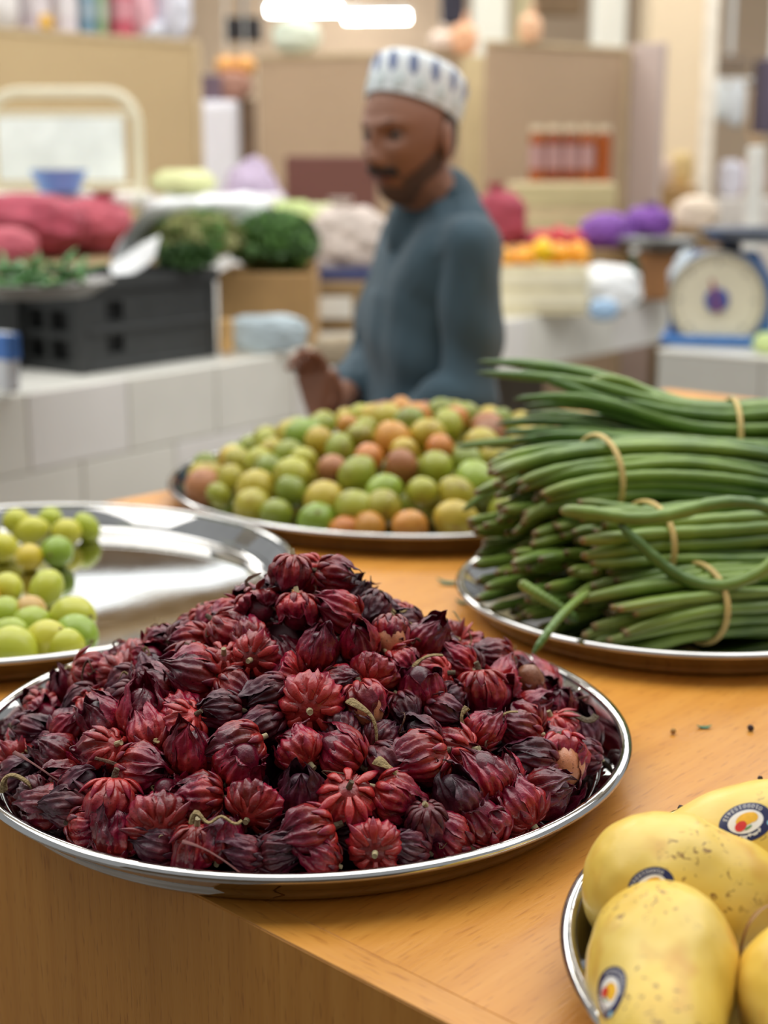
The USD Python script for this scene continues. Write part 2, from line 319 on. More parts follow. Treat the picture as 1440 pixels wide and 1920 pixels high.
# the black crate
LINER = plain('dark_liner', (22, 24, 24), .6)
def crate(s0, t0, label):
    cr = thing('plastic_crate', label, 'crate', (*cxy(s0, t0), CTOP), CR)
    LX, LY, LZ = .50, .35, .245
    def pierced(w, h, holes, th=.012):
        m = m3.Manifold.cube((w, th, h))
        for x0, x1, z0, z1 in holes: m = m-m3.Manifold.cube((x1-x0, th*3, z1-z0)).translate((x0, -th, z0))
        return m
    rows = [(.030, .085), (.105, .160)]
    fh = [(.075, .135, z0, z1) for z0, z1 in ((.045, .092), (.128, .180))]
    obj('front_panel', move(pierced(LX-.04, LZ-.03, fh), (.02, .006, 0)), BLACK, cr)
    obj('back_panel', move(pierced(LX-.04, LZ-.03, [(x, x+.06, z0, z1) for x in (.05, .15, .25, .35) for z0, z1 in rows]), (.02, LY-.018, 0)), BLACK, cr)
    for x in (0.006, LX-.018):
        obj('side_panel', move(pierced(LY-.04, LZ-.03, [(a, a+.07, z0, z1) for a in (.03, .12, .21) for z0, z1 in rows]), (x+.012, .02, 0), 90), BLACK, cr)
    for x in (0, LX-.026):
        for y in (0, LY-.026): obj('corner_post', slab(x, x+.026, y, y+.026, 0, LZ-.02, .004), BLACK, cr)
    for z, hh in ((.085, .02),):
        obj('rib', slab(.03, LX-.03, -.001, .007, z+.012, z+.03, .003), BLACK, cr); obj('rib', slab(.03, LX-.03, -.001, .007, .004, .02, .003), BLACK, cr)
    rim = m3.Manifold.cube((LX+.01, LY+.01, .035)).translate((-.005, -.005, LZ-.035))-m3.Manifold.cube((LX-.03, LY-.03, .06)).translate((.015, .015, LZ-.05))
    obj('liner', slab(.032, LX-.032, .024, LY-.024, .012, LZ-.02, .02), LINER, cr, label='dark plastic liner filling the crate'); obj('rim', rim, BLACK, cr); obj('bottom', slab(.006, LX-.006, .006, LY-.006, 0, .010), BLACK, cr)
LZ = .245
crate(.27, .115, 'black plastic crate with two hand holes on the white counter')
crate(-.25, .32, 'black plastic crate half hidden behind the left of the nearer one, under the metal pan')
# the pan of chillies on it, and greens
pc = on(52, 528, CTOP+LZ+.030); pc[2] = CTOP+LZ+.001
pn = thing('metal_pan', 'dark round metal pan of green chillies on the black crate', 'pan', pc)
PANM = plain('dull_pan_metal', (112, 110, 106), .4, .1, 20, metallic=.8)
obj('dish', lathe([(.0005, 0), (.135, 0), (.185, .030), (.182, .032), (.133, .004), (.0005, .004)], 48), PANM, pn, smooth=40)
CHILLI = plain('chilli_green', (62, 118, 48), .35, .3, 20); LEAFD = plain('leaf_dark_green', (58, 92, 42), .5, .35, 18); LEAFM2 = plain('leaf_mid_green', (92, 134, 62), .5, .3, 18); LEAFP = plain('leaf_pale_green', (198, 216, 142), .5, .18, 14); OLIVE = plain('stalk_olive', (150, 152, 96), .6, .25, 30)
g = np.random.default_rng(41); kch = kind_of('chilli')
q = spline([(0, 0, 0), (.03, .004, .003), (.06, .002, .010), (.09, .010, .006)], 14); obj('pod', tube(q, .008*np.interp(np.linspace(0, 1, 14), [0, .08, .5, 1], [.5, 1, .9, .15]), 8), CHILLI, kch, smooth=True); obj('stalk', tube([(0, 0, 0), (-.012, 0, .004), (-.022, .002, .010)], .0022, 6), OLIVE, kch)
for i in range(46):
    r, a = .13*math.sqrt(g.random()), g.uniform(0, 6.3); p = pc+np.array([r*math.cos(a), r*math.sin(a), .014+.062*(1-(r/.14)**2)*g.uniform(.3, 1)])
    copy(kch, 'chilli', 'green chilli heaped in the dark metal pan', 'chilli', p, rotz(g.uniform(0, 360)) @ roty(g.normal(0, 18)), 'green chillies in the metal pan', g.uniform(.8, 1.15))
def greens(name, label, cat, px0, py0, px1, py1, Y, mats, seed, n=110, depth=.3, leaf=.075, down=None):
    """a bunch of leaves: a core of stalks with many leaves over it"""
    c, w, h = boxed(px0, py0, px1, py1, Y); g = np.random.default_rng(seed)
    bz0 = c[2]-h/2
    if down is not None: bz0 = down
    H = c[2]+h/2-bz0
    t = thing(name, label, cat, (c[0], c[1]+depth/2, bz0))
    obj('stalks', move(lump((w*.42, depth*.42, H*.44), seed, .2, 3, 3), (0, 0, H*.46)), mats[0], t, smooth=True)
    for m in range(1, len(mats)):
        ms = []
        for i in range(n//(len(mats)-1)):
            d = g.normal(size=3); d[2] = abs(d[2])*.8-.15; d[1] = d[1]-.2*abs(d[1]); d /= np.linalg.norm(d)
            p = np.array([w*.43*d[0], depth*.45*d[1], H*.48+H*.46*d[2]])
            L, W_ = leaf*g.uniform(.6, 1.2), leaf*g.uniform(.28, .5); u = np.linspace(-1, 1, 7)[:, None]; v = np.linspace(-1, 1, 5)[None, :]
            wd = np.sqrt(np.clip(1-u**2, 0, 1))*(1-.25*u)+.02; X = L/2*u+0*v; Yy = W_/2*wd*v; Z = -L*.22*u**2+.012*np.sin(7*u+i)*v+.010*v**2
            top = np.stack([X, Yy, Z], -1).reshape(-1, 3); bot = top-np.array([0, 0, .0012]); f = grid_faces(7, 5, False)
            F = np.vstack([f, f[:, ::-1]+35]); R = frame_from(d, g.normal(size=3)); ms.append(move((np.vstack([top, bot]), F), p, R))
        obj('leaves', cat_m(ms), mats[m], t, smooth=True, kind='stuff')
    return t
CRT = CTOP+LZ+.002
greens('leafy_bunch', 'pale olive bunch of leafy greens on the black crate, roots forward', 'greens', 215, 398, 455, 535, 4.05, [OLIVE, OLIVE, OLIVE, LEAFM2], 51, 190, .34, .10, CRT)
greens('leafy_bunch', 'dark green leafy bunch to the right of the pale olive one', 'greens', 410, 396, 600, 540, 4.30, [LEAFD, LEAFM2, LEAFD], 52, 220, .34, .11, .93)
greens('leafy_bunch', 'small dark bunch of greens under the pale olive bunch', 'greens', 290, 465, 400, 535, 3.90, [LEAFD, LEAFD], 53, 50, .12, .07, CRT)
def sheet(name, label, cat, pts, mat, thick=.002, n=28, seed=0, wr=.012):
    """plastic film hung over the corner points of a grid"""
    P = np.asarray(pts, float); ru, rv = P.shape[:2]
    from scipy.interpolate import RectBivariateSpline
    S = [RectBivariateSpline(np.arange(ru), np.arange(rv), P[..., k], kx=min(3, ru-1), ky=min(3, rv-1)) for k in range(3)]
    u, v = np.meshgrid(np.linspace(0, ru-1, n), np.linspace(0, rv-1, n), indexing='ij'); q = np.stack([s.ev(u, v) for s in S], -1)
    q = q+(meshkit.fbm(q*11+seed, 3, seed)-.5)[..., None]*wr*2*np.array([.5, -1, .9])
    a = q.reshape(-1, 3); f = grid_faces(n, n, False)
    setdata(obj(name, (np.vstack([a, a+np.array([0, thick, -thick])]), np.vstack([f, f[:, ::-1]+n*n])), mat, None, True), label, cat)
sheet('plastic_film', 'white plastic film folded back behind the leafy greens', 'plastic film', [[at(215, 500, 4.02), at(228, 455, 4.0), at(262, 405, 4.0), at(310, 372, 4.1)], [at(262, 485, 4.10), at(280, 440, 4.12), at(335, 398, 4.15), at(370, 368, 4.25)], [at(400, 470, 4.35), at(410, 420, 4.35), at(430, 385, 4.35), at(440, 362, 4.45)], [at(500, 470, 4.55), at(505, 420, 4.55), at(505, 388, 4.55), at(500, 368, 4.6)]], WHITEP, seed=3)
sheet('plastic_film', 'strip of clear white film hanging from the front of the olive greens', 'plastic film', [[at(205, 500, 3.80), at(215, 525, 3.78)], [at(255, 465, 3.84), at(262, 505, 3.82)], [at(300, 440, 3.90), at(290, 480, 3.86)]], WHITEP, n=16, seed=4, wr=.006)
for i, (a, lab) in enumerate(((( -110, 362, 150, 535, 4.60, 61), 'dark red net sack at the far left of the counter'), ((70, 372, 245, 525, 4.85, 62), 'pinkish red net sack left of the white film'), ((-70, 428, 62, 530, 4.30, 63), 'lighter red net sack in front at the left edge'))):
    soft('net_sack', lab, 'sack', *a[:5], [REDNET, REDNET2, REDNET2][i], a[5], .8, .16, 2.6, 2.2, neck=[None, .6, None][i], down=at(70, 500, 4.32)[2]+.002)
carton('carton', 'cardboard carton under the red net sacks', 'carton', -90, 500, 235, 540, 4.32, CARD2, .75, bottom=CTOP+.001)
# the metal bench chair at the left
ch = thing('bench_chair', 'cream metal bench chair with a white back panel at the left edge', 'chair', (*at(90, 350, 5.2)[:2], CTOP))
sz = at(90, 360, 5.2)[2]-CTOP; bx = size_px(150, 5.35); tz = at(90, 170, 5.4)[2]-CTOP
obj('seat', box((size_px(345, 5.2), .42, .05), (-.02, .12, sz-.025), .012), plain('white_seat', (226, 224, 214), .4), ch)
px_ = bx-.03; arch = [(-px_, .30, sz-.02), (-px_, .30, tz-.11), (-px_+.03, .30, tz-.035), (-px_+.11, .30, tz), (0, .30, tz), (px_-.11, .30, tz), (px_-.03, .30, tz-.035), (px_, .30, tz-.11), (px_, .30, sz-.02)]
pp = [arch[0]]+[tuple(x) for x in spline(arch[1:4], 10)]+[tuple(x) for x in spline(arch[5:8], 10)]+[arch[-1]]
obj('back_frame', tube(pp, .019, 12), CREAM, ch, smooth=True)
obj('back_panel', box((2*px_-.075, .018, size_px(112, 5.4)), (-.012, .30, tz-size_px(100, 5.4)), .006), plain('white_panel', (228, 232, 226), .4), ch)
for z in (tz-size_px(38, 5.4), tz-size_px(165, 5.4)): obj('cross_bar', tube([(-px_, .30, z), (px_, .30, z)], .010, 8), CREAM, ch, smooth=True)
for sx in (-1, 1):
    for y in (-.06, .30): obj('leg', tube([(sx*px_, y, 0), (sx*px_, y, sz-.04)], .016, 10), CREAM, ch, smooth=True)
bp, bw, bh = boxed(50, 325, 160, 368, 5.02)
b_ = thing('plastic_bowl', 'bright blue plastic bowl on the cream chair seat', 'bowl', (bp[0], bp[1]+.05, sz+CTOP+.001))
obj('bowl', lathe([(.0005, 0), (bw*.33, 0), (bw*.5, bh*.96), (bw*.52, bh), (bw*.49, bh), (bw*.31, .006), (.0005, .005)], 40), plain('blue_plastic', (120, 178, 255), .35), b_, smooth=40)
# foam box, cabbage, lilac bag
carton('foam_box', 'white foam box behind the leafy greens', 'box', 268, 372, 500, 420, 5.15, plain('white_foam', (226, 228, 228), .7), .9, bottom=CTOP+.001)
ftop = at(300, 372, 5.15)[2]+.001
def leafy_head(name, label, px0, py0, px1, py1, Y, mats, seed, floor=None):
    c, w, h = boxed(px0, py0, px1, py1, Y); z0 = c[2]-h/2 if floor is None else floor; h = c[2]+h/2-z0
    t = thing(name, label, 'cabbage', (c[0], c[1]+w/2, z0))
    obj('heart', move(lump((w*.44, w*.44, h*.46), seed, .06, 2, 4), (0, 0, h*.47)), mats[0], t, smooth=True)
    for k in range(6):
        a = k*PI/3+seed; u, v = np.meshgrid(np.linspace(-.55, 1.1, 10), np.linspace(-.62, .62, 10), indexing='ij'); rr = 1.03+.10*np.clip(u, 0, 2)**2+.02*np.sin(9*v+k)
        p = np.stack([w*.47*rr*np.cos(v+a)*np.cos(u*.95), w*.47*rr*np.sin(v+a)*np.cos(u*.95), h*.47+h*.47*rr*np.sin(u*.95)], -1).reshape(-1, 3); p[:, 2] = np.maximum(p[:, 2], .001)
        n = np.array([math.cos(a), math.sin(a), .2])*.002; f = grid_faces(10, 10, False)
        obj('outer_leaf', (np.vstack([p, p+n]), np.vstack([f[:, ::-1], f+100])), mats[1], t, smooth=True)
CABP = plain('cabbage_pale', (214, 218, 170), .5, .12, 12); CABY = plain('cabbage_yellow_green', (210, 214, 156), .5, .12, 12)
leafy_head('cabbage', 'pale yellow green cabbage on the white foam box', 270, 315, 400, 378, 5.2, [CABP, CABY], 1, ftop)
LILAC = plain('lilac_film', (186, 168, 194), .4, .12, 9, bump=.6, bscale=22)
soft('plastic_bag', 'lilac plastic bag behind the foam box', 'bag', 400, 298, 535, 385, 6.2, LILAC, 66, .7, .2, 3, 2.0, down=CTOP+.002)
leafy_head('cabbage', 'light green cabbage left of the pale sack', 500, 372, 590, 450, 5.1, [LEAFP, LEAFP], 2); leafy_head('cabbage', 'light green cabbage touching the pale sack', 565, 378, 650, 445, 5.25, [LEAFP, CABP], 3)
carton('carton', 'cardboard carton under the light green cabbages', 'carton', 490, 440, 700, 520, 5.0, CARD, .6, bottom=CTOP+.001)
soft('pale_sack', 'pale pinkish white sack between the cabbages and the seated man', 'sack', 575, 388, 735, 522, 4.75, plain('pale_sack_cloth', (206, 192, 182), .8, .16, 14, bump=.7, bscale=40), 67, .75, .2, 3, 2.3, neck=-.4)
carton('tray_crate', 'dark blue plastic tray under the pale sack', 'crate', 585, 505, 705, 532, 4.72, plain('navy_plastic', (58, 66, 110), .4), .45)
carton('carton', 'brown carton with a white label, behind the hand of the man', 'carton', 572, 530, 712, 650, 4.66, CARD2, .35, bottom=CTOP+.001)
lc_, lw, lh = boxed(585, 556, 660, 597, 4.645); lb = obj('label_sheet', box((lw, .004, lh), lc_, .001), plain('white_label', (216, 214, 206), .6)); setdata(lb, 'white paper label on the front of the brown carton', 'label')
carton('carton', 'open cardboard carton under the dark leafy bunch', 'carton', 408, 512, 590, 600, 4.24, CARD, .34, bottom=CTOP+.001, openbox=True)
soft('plastic_packet', 'pale blue film packet lying in front of the open carton', 'packet', 420, 592, 575, 662, 4.05, plain('pale_blue_film', (190, 206, 212), .35, .12, 12, bump=.6, bscale=30), 68, .22, .18, 3, 2.8)
carton('wood_block', 'small tan wood block beside the pale blue packet', 'block', 408, 600, 436, 662, 4.02, plain('tan_wood', (206, 164, 104), .6), .06)
soft('cloth_bag', 'tan cloth bag on the counter behind the raised hand', 'bag', 585, 632, 700, 690, 4.0, plain('tan_cloth', (176, 160, 134), .85, .15, 12, bump=.5, bscale=60), 69, .3, .18, 3, 2.6)
t, w, h = carton('milk_carton', 'small blue and white carton at the left edge of the counter', 'carton', -14, 626, 20, 738, 3.28, plain('carton_white', (222, 226, 232), .5), .07, 53)
obj('blue_band', box((w+.002, .072, h*.45), (0, 0, h*.76), .003), plain('carton_blue', (70, 124, 206), .5), t)
# right of the man
soft('net_sack', 'red net sack standing right behind the man', 'sack', 884, 357, 990, 470, 5.7, REDNET, 71, .8, .14, 2.6, 2.4, neck=-.2)
soft('net_sack', 'low red net sack behind the peppers', 'sack', 975, 432, 1060, 480, 5.75, REDNET, 72, .8, .14, 2.6, 2.4)
carton('carton', 'carton under the red sacks behind the man', 'carton', 870, 462, 1090, 560, 5.62, CARD, .6, bottom=CTOP+.001)
t, w, h = carton('wooden_box', 'pale wooden box of yellow peppers on the counter', 'box', 922, 498, 1098, 592, 5.2, plain('pale_wood', (222, 212, 176), .6, .08, 14), .30, openbox=True, bottom=CTOP+.001)
for z in (h*.30, h*.72): obj('slat', box((w+.012, .008, h*.30), (0, -.152, z), .002), plain('pale_slat', (228, 220, 190), .6, .06, 14) if z < h*.5 else None or '/World/Looks/pale_slat', t)
PEP = {'yellow': plain('pepper_yellow', (240, 196, 24), .25, .06), 'orange': plain('pepper_orange', (244, 164, 40), .25, .06), 'red': plain('pepper_red', (190, 44, 48), .25, .1)}
PK = {}
for c, m in PEP.items():
    k = PK[c] = kind_of('bell_pepper'); v, f = ico(4); a = np.arctan2(v[:, 1], v[:, 0]); b = v*(1+.09*np.cos(4*a)*(1-v[:, 2]**2)-.22*np.exp(-((1-v[:, 2])/.12)))[:, None]*np.array([.043, .043, .046])
    obj('fruit', (b, f), m, k, smooth=True); obj('stalk', tube([(0, 0, .028), (.002, 0, .040), (.008, 0, .052)], [.006, .0045, .005], 8), LEAFM2, k)
for i, (px, py, Y, c, lab) in enumerate([(945, 486, 5.28, 'orange', 'orange pepper at the left end of the pale box'), (985, 484, 5.30, 'orange', 'orange pepper left of the bright yellow one'), (1018, 470, 5.32, 'yellow', 'bright yellow pepper on top of the pale box'), (1050, 478, 5.34, 'orange', 'orange pepper right of the bright yellow one'), (1084, 476, 5.36, 'orange', 'orange pepper at the right end of the pale box'),
        (965, 505, 5.36, 'yellow', 'yellow pepper low in the left of the pale box'), (1040, 502, 5.40, 'yellow', 'yellow pepper low in the right of the pale box'), (1048, 446, 5.60, 'red', 'red pepper on the heap behind the yellow ones'), (1078, 452, 5.62, 'red', 'red pepper right end of the red ones'), (1020, 455, 5.58, 'red', 'red pepper left end of the red ones')]):
    copy(PK[c], 'bell_pepper', lab, 'pepper', at(px, py, Y), rotz(70*i) @ rotx(60+25*i), None, 1.0)
soft('plastic_bag', 'white plastic bag beside the box of peppers', 'bag', 1086, 500, 1205, 592, 5.25, WHITEP, 73, .6, .2, 3, 2.5)
soft('plastic_packet', 'small pale blue packet at the edge of the right counter', 'packet', 1108, 562, 1160, 602, 5.02, plain('sky_film', (164, 196, 226), .35, .1), 74, .5, .12, 3, 2.5)
PURP = plain('purple_net', (124, 70, 160), .6, .25, 18, bump=.7, bscale=140)
soft('net_sack', 'purple net sack behind the white bag', 'sack', 1094, 400, 1196, 474, 6.0, PURP, 75, .8, .12, 2.4, 2.3); soft('net_sack', 'purple net sack on the grey pan at the right', 'sack', 1178, 388, 1268, 452, 6.05, PURP, 76, .8, .14, 2.4, 2.2, neck=.2)
carton('carton', 'dark carton under the left purple sack', 'carton', 1085, 470, 1195, 540, 5.92, CARD2, .5, bottom=CTOP+.001)
pz = at(1245, 462, 5.75); p2 = thing('metal_pan', 'grey metal pan under the right purple sack', 'pan', (pz[0], pz[1]+.12, pz[2]-.02))
obj('dish', lathe([(.0005, 0), (.12, 0), (.17, .045), (.167, .047), (.118, .004), (.0005, .004)], 40), plain('grey_pan_metal', (128, 130, 130), .35, .08, 20, metallic=.7), p2, smooth=40)
carton('carton', 'brown carton under the grey pan', 'carton', 1198, 472, 1282, 560, 5.78, plain('rust_carton', (150, 104, 62), .7, .2, 8), .2, bottom=CTOP+.001)
bt = at(1186, 560, 5.6); bo = thing('glass_bottle', 'dark green bottle left of the brown carton at the right', 'bottle', (bt[0], bt[1], CTOP+.001))
obj('bottle', lathe([(.0005, 0), (.030, 0), (.033, .006), (.033, .13), (.014, .165), (.013, .20), (.0005, .20)], 24), plain('dark_green_glass', (38, 74, 58), .15), bo, smooth=40); obj('cap', lathe([(.0005, .198), (.0155, .198), (.0155, .215), (.0005, .216)], 20), WHITE_METAL, bo)
soft('plastic_bag', 'small white bag between the grey pan and the scale', 'bag', 1262, 472, 1330, 535, 5.1, plain('clear_film', (196, 208, 216), .3, .1, 10, bump=.5, bscale=30), 77, .6, .2, 3, 2.2, down=CTOP+.001)
soft('cloth_bag', 'dark cloth bag behind the left of the scale', 'bag', 1236, 528, 1284, 578, 5.85, plain('dark_cloth', (58, 50, 50), .8), 78, .7, .15, 3, 2.4, down=CTOP+.001)
# beige crate and the jars on it
t, w, h = carton('wooden_box', 'beige wooden crate carrying the honey jars', 'crate', 962, 342, 1152, 420, 6.75, plain('beige_crate', (206, 186, 148), .65, .06, 10), .34, bottom=CTOP+.001)
for z in (.10, .25, .40): obj('slat', box((w+.01, .012, .10), (0, -.172, min(z, h-.06)), .003), plain('beige_slat_%d' % int(z*100), (190, 170+int(z*20), 134), .65, .05, 10), t)
HONEY = look('honey_glass', {'p': ('principled_bsdf', {'base_color': tuple(lin(176, 90, 30)), 'roughness': .08, 'transmission_weight': .25, 'ior': 1.45, 'coat_weight': .5})}, [])
HONEY2 = look('dark_honey_glass', {'p': ('principled_bsdf', {'base_color': tuple(lin(150, 72, 34)), 'roughness': .08, 'transmission_weight': .2, 'ior': 1.45, 'coat_weight': .5})}, [])
JLAB = plain('jar_label', (176, 138, 134), .6, .1); JLID = plain('jar_lid', (206, 190, 160), .4)
jl = ['leftmost', 'second from the left', 'middle', 'fourth from the left', 'rightmost']; jz = at(1060, 342, 6.75)[2]+.003
for i, px in enumerate((1007, 1038, 1069, 1100, 1131)):
    x = at(px, 300, 6.88); j = thing('honey_jar', f'tall amber honey jar on the beige crate, {jl[i]} of five', 'jar', (x[0], x[1], jz), i*20)
    obj('jar', lathe([(.0005, 0), (.034, 0), (.0375, .005), (.0375, .195), (.030, .215), (.030, .222), (.0005, .222)], 28), HONEY if i in (0, 3, 4) else HONEY2, j, smooth=40)
    obj('lid', lathe([(.0005, .222), (.033, .222), (.033, .246), (.030, .249), (.0005, .249)], 28), JLID, j, smooth=40)
    if i in (0, 1, 2, 3): obj('label', lathe([(.0378, .055), (.0383, .056), (.0383, .165), (.0378, .166)], 28), JLAB, j, smooth=40)
carton('carton', 'dark red brown box behind the face of the man', 'box', 535, 292, 705, 392, 6.5, plain('maroon_board', (104, 62, 52), .6, .06, 4), .4, bottom=CTOP+.001)
# the weighing scale
sc0 = at(1352, 656, 4.26); SCB = plain('scale_blue', (46, 104, 168), .35, .06); sr = size_px(86, 4.22)
scl = thing('weighing_scale', 'blue market scale with a big round cream dial at the right edge', 'scale', (sc0[0], sc0[1]+.08, CTOP+.001), -14)
dzc = at(1352, 566, 4.22)[2]-CTOP
obj('base_plate', box((.36, .26, .03), (.02, .02, .016), .010), SCB, scl)
prof = Polygon([(-.125, .03), (.15, .03), (.145, dzc+.05), (.10, dzc+.125), (-.07, dzc+.125), (-.125, dzc+.05)]).buffer(.012)
body = extrude(prof, .17); bv, bf = as_vf(body); obj('housing', (np.stack([bv[:, 0], .10-bv[:, 2]+.0, bv[:, 1]], -1), bf[:, ::-1]*1), SCB, scl, smooth=30)
dl = move(lathe([(.0005, 0), (sr, 0), (sr, .012), (sr*.93, .018), (sr*.92, .012), (.0005, .012)], 64), (0, -.071, dzc), rotx(90)); obj('dial', dl, plain('dial_cream', (214, 208, 184), .5, .02), scl, smooth=30)
obj('dial_rim', tube([(sr*math.cos(a), -.084, dzc+sr*math.sin(a)) for a in np.linspace(0, 2*PI, 49)], .007, 8, caps=False), plain('rim_metal', (170, 168, 158), .3, metallic=.6), scl, smooth=True)
INK = plain('dial_ink', (60, 60, 80), .6)
for k in range(40):
    a = 2*PI*k/40; r0 = sr*(.80 if k % 5 else .74); obj('tick', box((sr*.86-r0, .001, .003 if k % 5 else .005), ((r0+sr*.86)/2*math.cos(a), -.0836, dzc+(r0+sr*.86)/2*math.sin(a)), .0004, roty(-math.degrees(a))), INK, scl)
obj('hub', move(lathe([(.0005, 0), (.036, 0), (.030, .014), (.0005, .016)], 32), (0, -.083, dzc), rotx(90)), plain('hub_blue', (70, 82, 150), .4), scl, smooth=30)
obj('pointer', box((.010, .003, sr*.72), (-.006, -.098, dzc+sr*.10), .001, roty(-14)), plain('pointer_red', (150, 60, 70), .5), scl)
obj('column', box((.06, .06, .04), (.03, .02, dzc+.150), .01), plain('scale_dark', (52, 58, 70), .5), scl)
obj('weighing_pan', move(lathe([(.0005, 0), (.13, 0), (.17, .035), (.167, .037), (.128, .004), (.0005, .004)], 40), (.10, .02, dzc+.168)), plain('pan_steel', (92, 98, 112), .4, metallic=.5), scl, smooth=40)
po = at(1410, 420, 4.9); setdata(obj('post', box((.05, .05, 1.32), (po[0], po[1], .66), .006), plain('post_white', (214, 212, 204), .5)), 'whitish upright post behind the scale at the right edge', 'post')
leafy_head('cabbage', 'bit of pale green cabbage by the scale at the right edge', 1422, 625, 1490, 672, 4.06, [LEAFP, LEAFP], 5)
carton('carton', 'carton standing on the floor under the cream sack', 'carton', 1266, 432, 1356, 470, 6.28, CARD2, .5, bottom=.001)
soft('cloth_bag', 'cream sack behind the scale', 'sack', 1268, 368, 1352, 436, 6.3, plain('cream_sack', (232, 214, 192), .8, .06, 8, bump=.4, bscale=50), 79, .6, .12, 2.4, 2.4)

# ---------------------------------------------------------------- stalls, partitions and the far end of the hall
TAN = plain('tan_board', (182, 158, 118), .7, .03, 2.0); TAN2 = plain('brown_tan_board', (176, 150, 122), .7, .03, 2.0); EDGE = plain('board_edge', (190, 168, 132), .6)
def board(name, label, p0, Y0, p1, Y1, top, mat, th=.04, z0=0.0, cat='partition', cap=True):
    a, b = at(p0, top, Y0), at(p1, top, Y1); d = b-a; L = math.hypot(d[0], d[1]); ang = math.degrees(math.atan2(d[1], d[0])); zt = (a[2]+b[2])/2
    t = thing(name, label, cat, (a[0], a[1], z0), ang)
    obj('panel', slab(0, L, 0, th, 0, zt-z0, .004), mat, t)
    if cap: obj('top_rail', slab(0, L, -.008, th+.008, zt-z0, zt-z0+.025, .004), EDGE, t); obj('edge_post', slab(L, L+.04, -.006, th+.006, 0, zt-z0+.02, .004), EDGE, t)
    return t, a, b, zt
t, a, b, zt = board('stall_partition', 'tan board partition behind the chair at the left', -90, 6.1, 362, 6.86, 72, TAN, z0=CTOP+.001)
d = (b-a)/np.linalg.norm(b-a); d[2] = 0; nrm = np.array([-d[1], d[0], 0]); dang = math.degrees(math.atan2(d[1], d[0]))
obj('shelf', slab(-.2, 1.85, .042, .40, zt-.03, zt, .003), TAN, t)
def goods(px0, py0, px1, py1, rgb, label, form, seed, cat):
    Y = 6.3+(px0+px1)/2/370*.62+.10; c, w, h = boxed(px0, py0, px1, py1, Y); zb = zt+.026; h = c[2]+h/2-zb
    m = plain(label.replace(' ', '_').replace(',', '')[:40], rgb, .5, .08, 10, bump=.3, bscale=30)
    t = thing('shop_packet' if form == 'box' else 'shop_bag', label, cat, (c[0]+nrm[0]*.07, c[1]+nrm[1]*.07, zb), dang)
    obj('body', box((w*.92, .14, h), (0, 0, h/2), .01) if form == 'box' else move(lump((w/2, .09, h/2), seed, .16, 3, 3, 2.6), (0, 0, h/2)), m, t, smooth=30 if form == 'box' else True)
    if form == 'box': obj('printed_band', box((w*.93, .142, h*.35), (0, 0, h*.42), .008), plain('band_'+label.replace(' ', '_').replace(',', '')[:34], tuple(min(255, int(x*.6+90)) for x in rgb), .5), t)
for args in [(-40, -60, 48, 54, (222, 218, 216), 'white bag on the shelf at the top left corner', 'bag', 1, 'bag'), (52, -70, 100, 60, (206, 190, 196), 'mauve white packet beside the white bag at top left', 'box', 2, 'packet'), (62, 20, 106, 62, (226, 178, 70), 'yellow orange packet low on the top left shelf', 'bag', 3, 'packet'), (104, -60, 152, 62, (214, 204, 208), 'pale packet left of the blue green one', 'box', 4, 'packet'),
             (156, -50, 182, 62, (120, 156, 178), 'blue packet on the top left shelf', 'box', 5, 'packet'), (182, -50, 206, 62, (142, 170, 130), 'green packet between the blue and the red ones', 'box', 6, 'packet'), (212, -60, 258, 66, (190, 84, 100), 'red packet on the top left shelf', 'box', 7, 'packet'), (246, -70, 300, 46, (226, 176, 186), 'pink packet right of the red one', 'bag', 8, 'packet'),
             (262, 34, 318, 84, (220, 224, 236), 'white bag hanging low at the right of the shelf', 'bag', 9, 'bag'), (300, -60, 372, 84, (212, 214, 226), 'bluish white bag at the right end of the shelf', 'bag', 10, 'bag')]:
    goods(*args)
t, a2, b2, zt2 = board('stall_partition', 'brown tan board partition behind the head of the man', 482, 8.15, 862, 7.9, 108, TAN2)
board('stall_partition', 'cream upright board between the two brown partitions', 866, 7.86, 912, 7.86, 104, plain('cream_board', (216, 196, 152), .7, .03), cap=False)
board('stall_partition', 'brown tan board partition behind the honey jars', 916, 7.3, 1172, 7.75, 92, TAN2)
board('stall_partition', 'pinkish grey side panel right of the jars partition', 1178, 7.8, 1242, 7.6, 82, plain('mauve_board', (192, 174, 166), .6, .05, 2), cap=False)
pw = at(555, 82, 8.1); t = thing('plastic_bag', 'white green bag standing on top of the brown partition', 'bag', (pw[0], pw[1]+.06, zt2+.026)); obj('body', move(lump((.13, .10, .095), 81, .15, 2.6, 4, 2.2), (0, 0, .094)), plain('white_green_film', (214, 222, 202), .4, .12, 8, bump=.5, bscale=26), t, smooth=True); obj('tied_neck', tube([(0, 0, .17), (.01, 0, .20), (.03, 0, .235)], [.04, .018, .036], 10), WHITEP, t, smooth=True)
t, w, h = carton('fridge', 'narrow white cabinet in the gap between the partitions', 'cabinet', 372, 188, 446, 330, 8.3, plain('fridge_white', (226, 224, 230), .4, .03), .5, bottom=.001); obj('door', box((w-.02, .02, h-.06), (0, -.26, h/2), .006), plain('fridge_door', (232, 230, 236), .35, .02), t)
obj('handle', tube([(w*.38, -.29, h*.60), (w*.38, -.29, h*.76)], .010, 8), plain('fridge_handle', (150, 150, 156), .4), t)
carton('wood_post', 'dark upright post right of the narrow white cabinet', 'post', 447, 186, 480, 330, 8.5, plain('dark_post', (124, 100, 78), .7), .1, bottom=.001)
ftz = at(400, 188, 8.3)[2]+.003
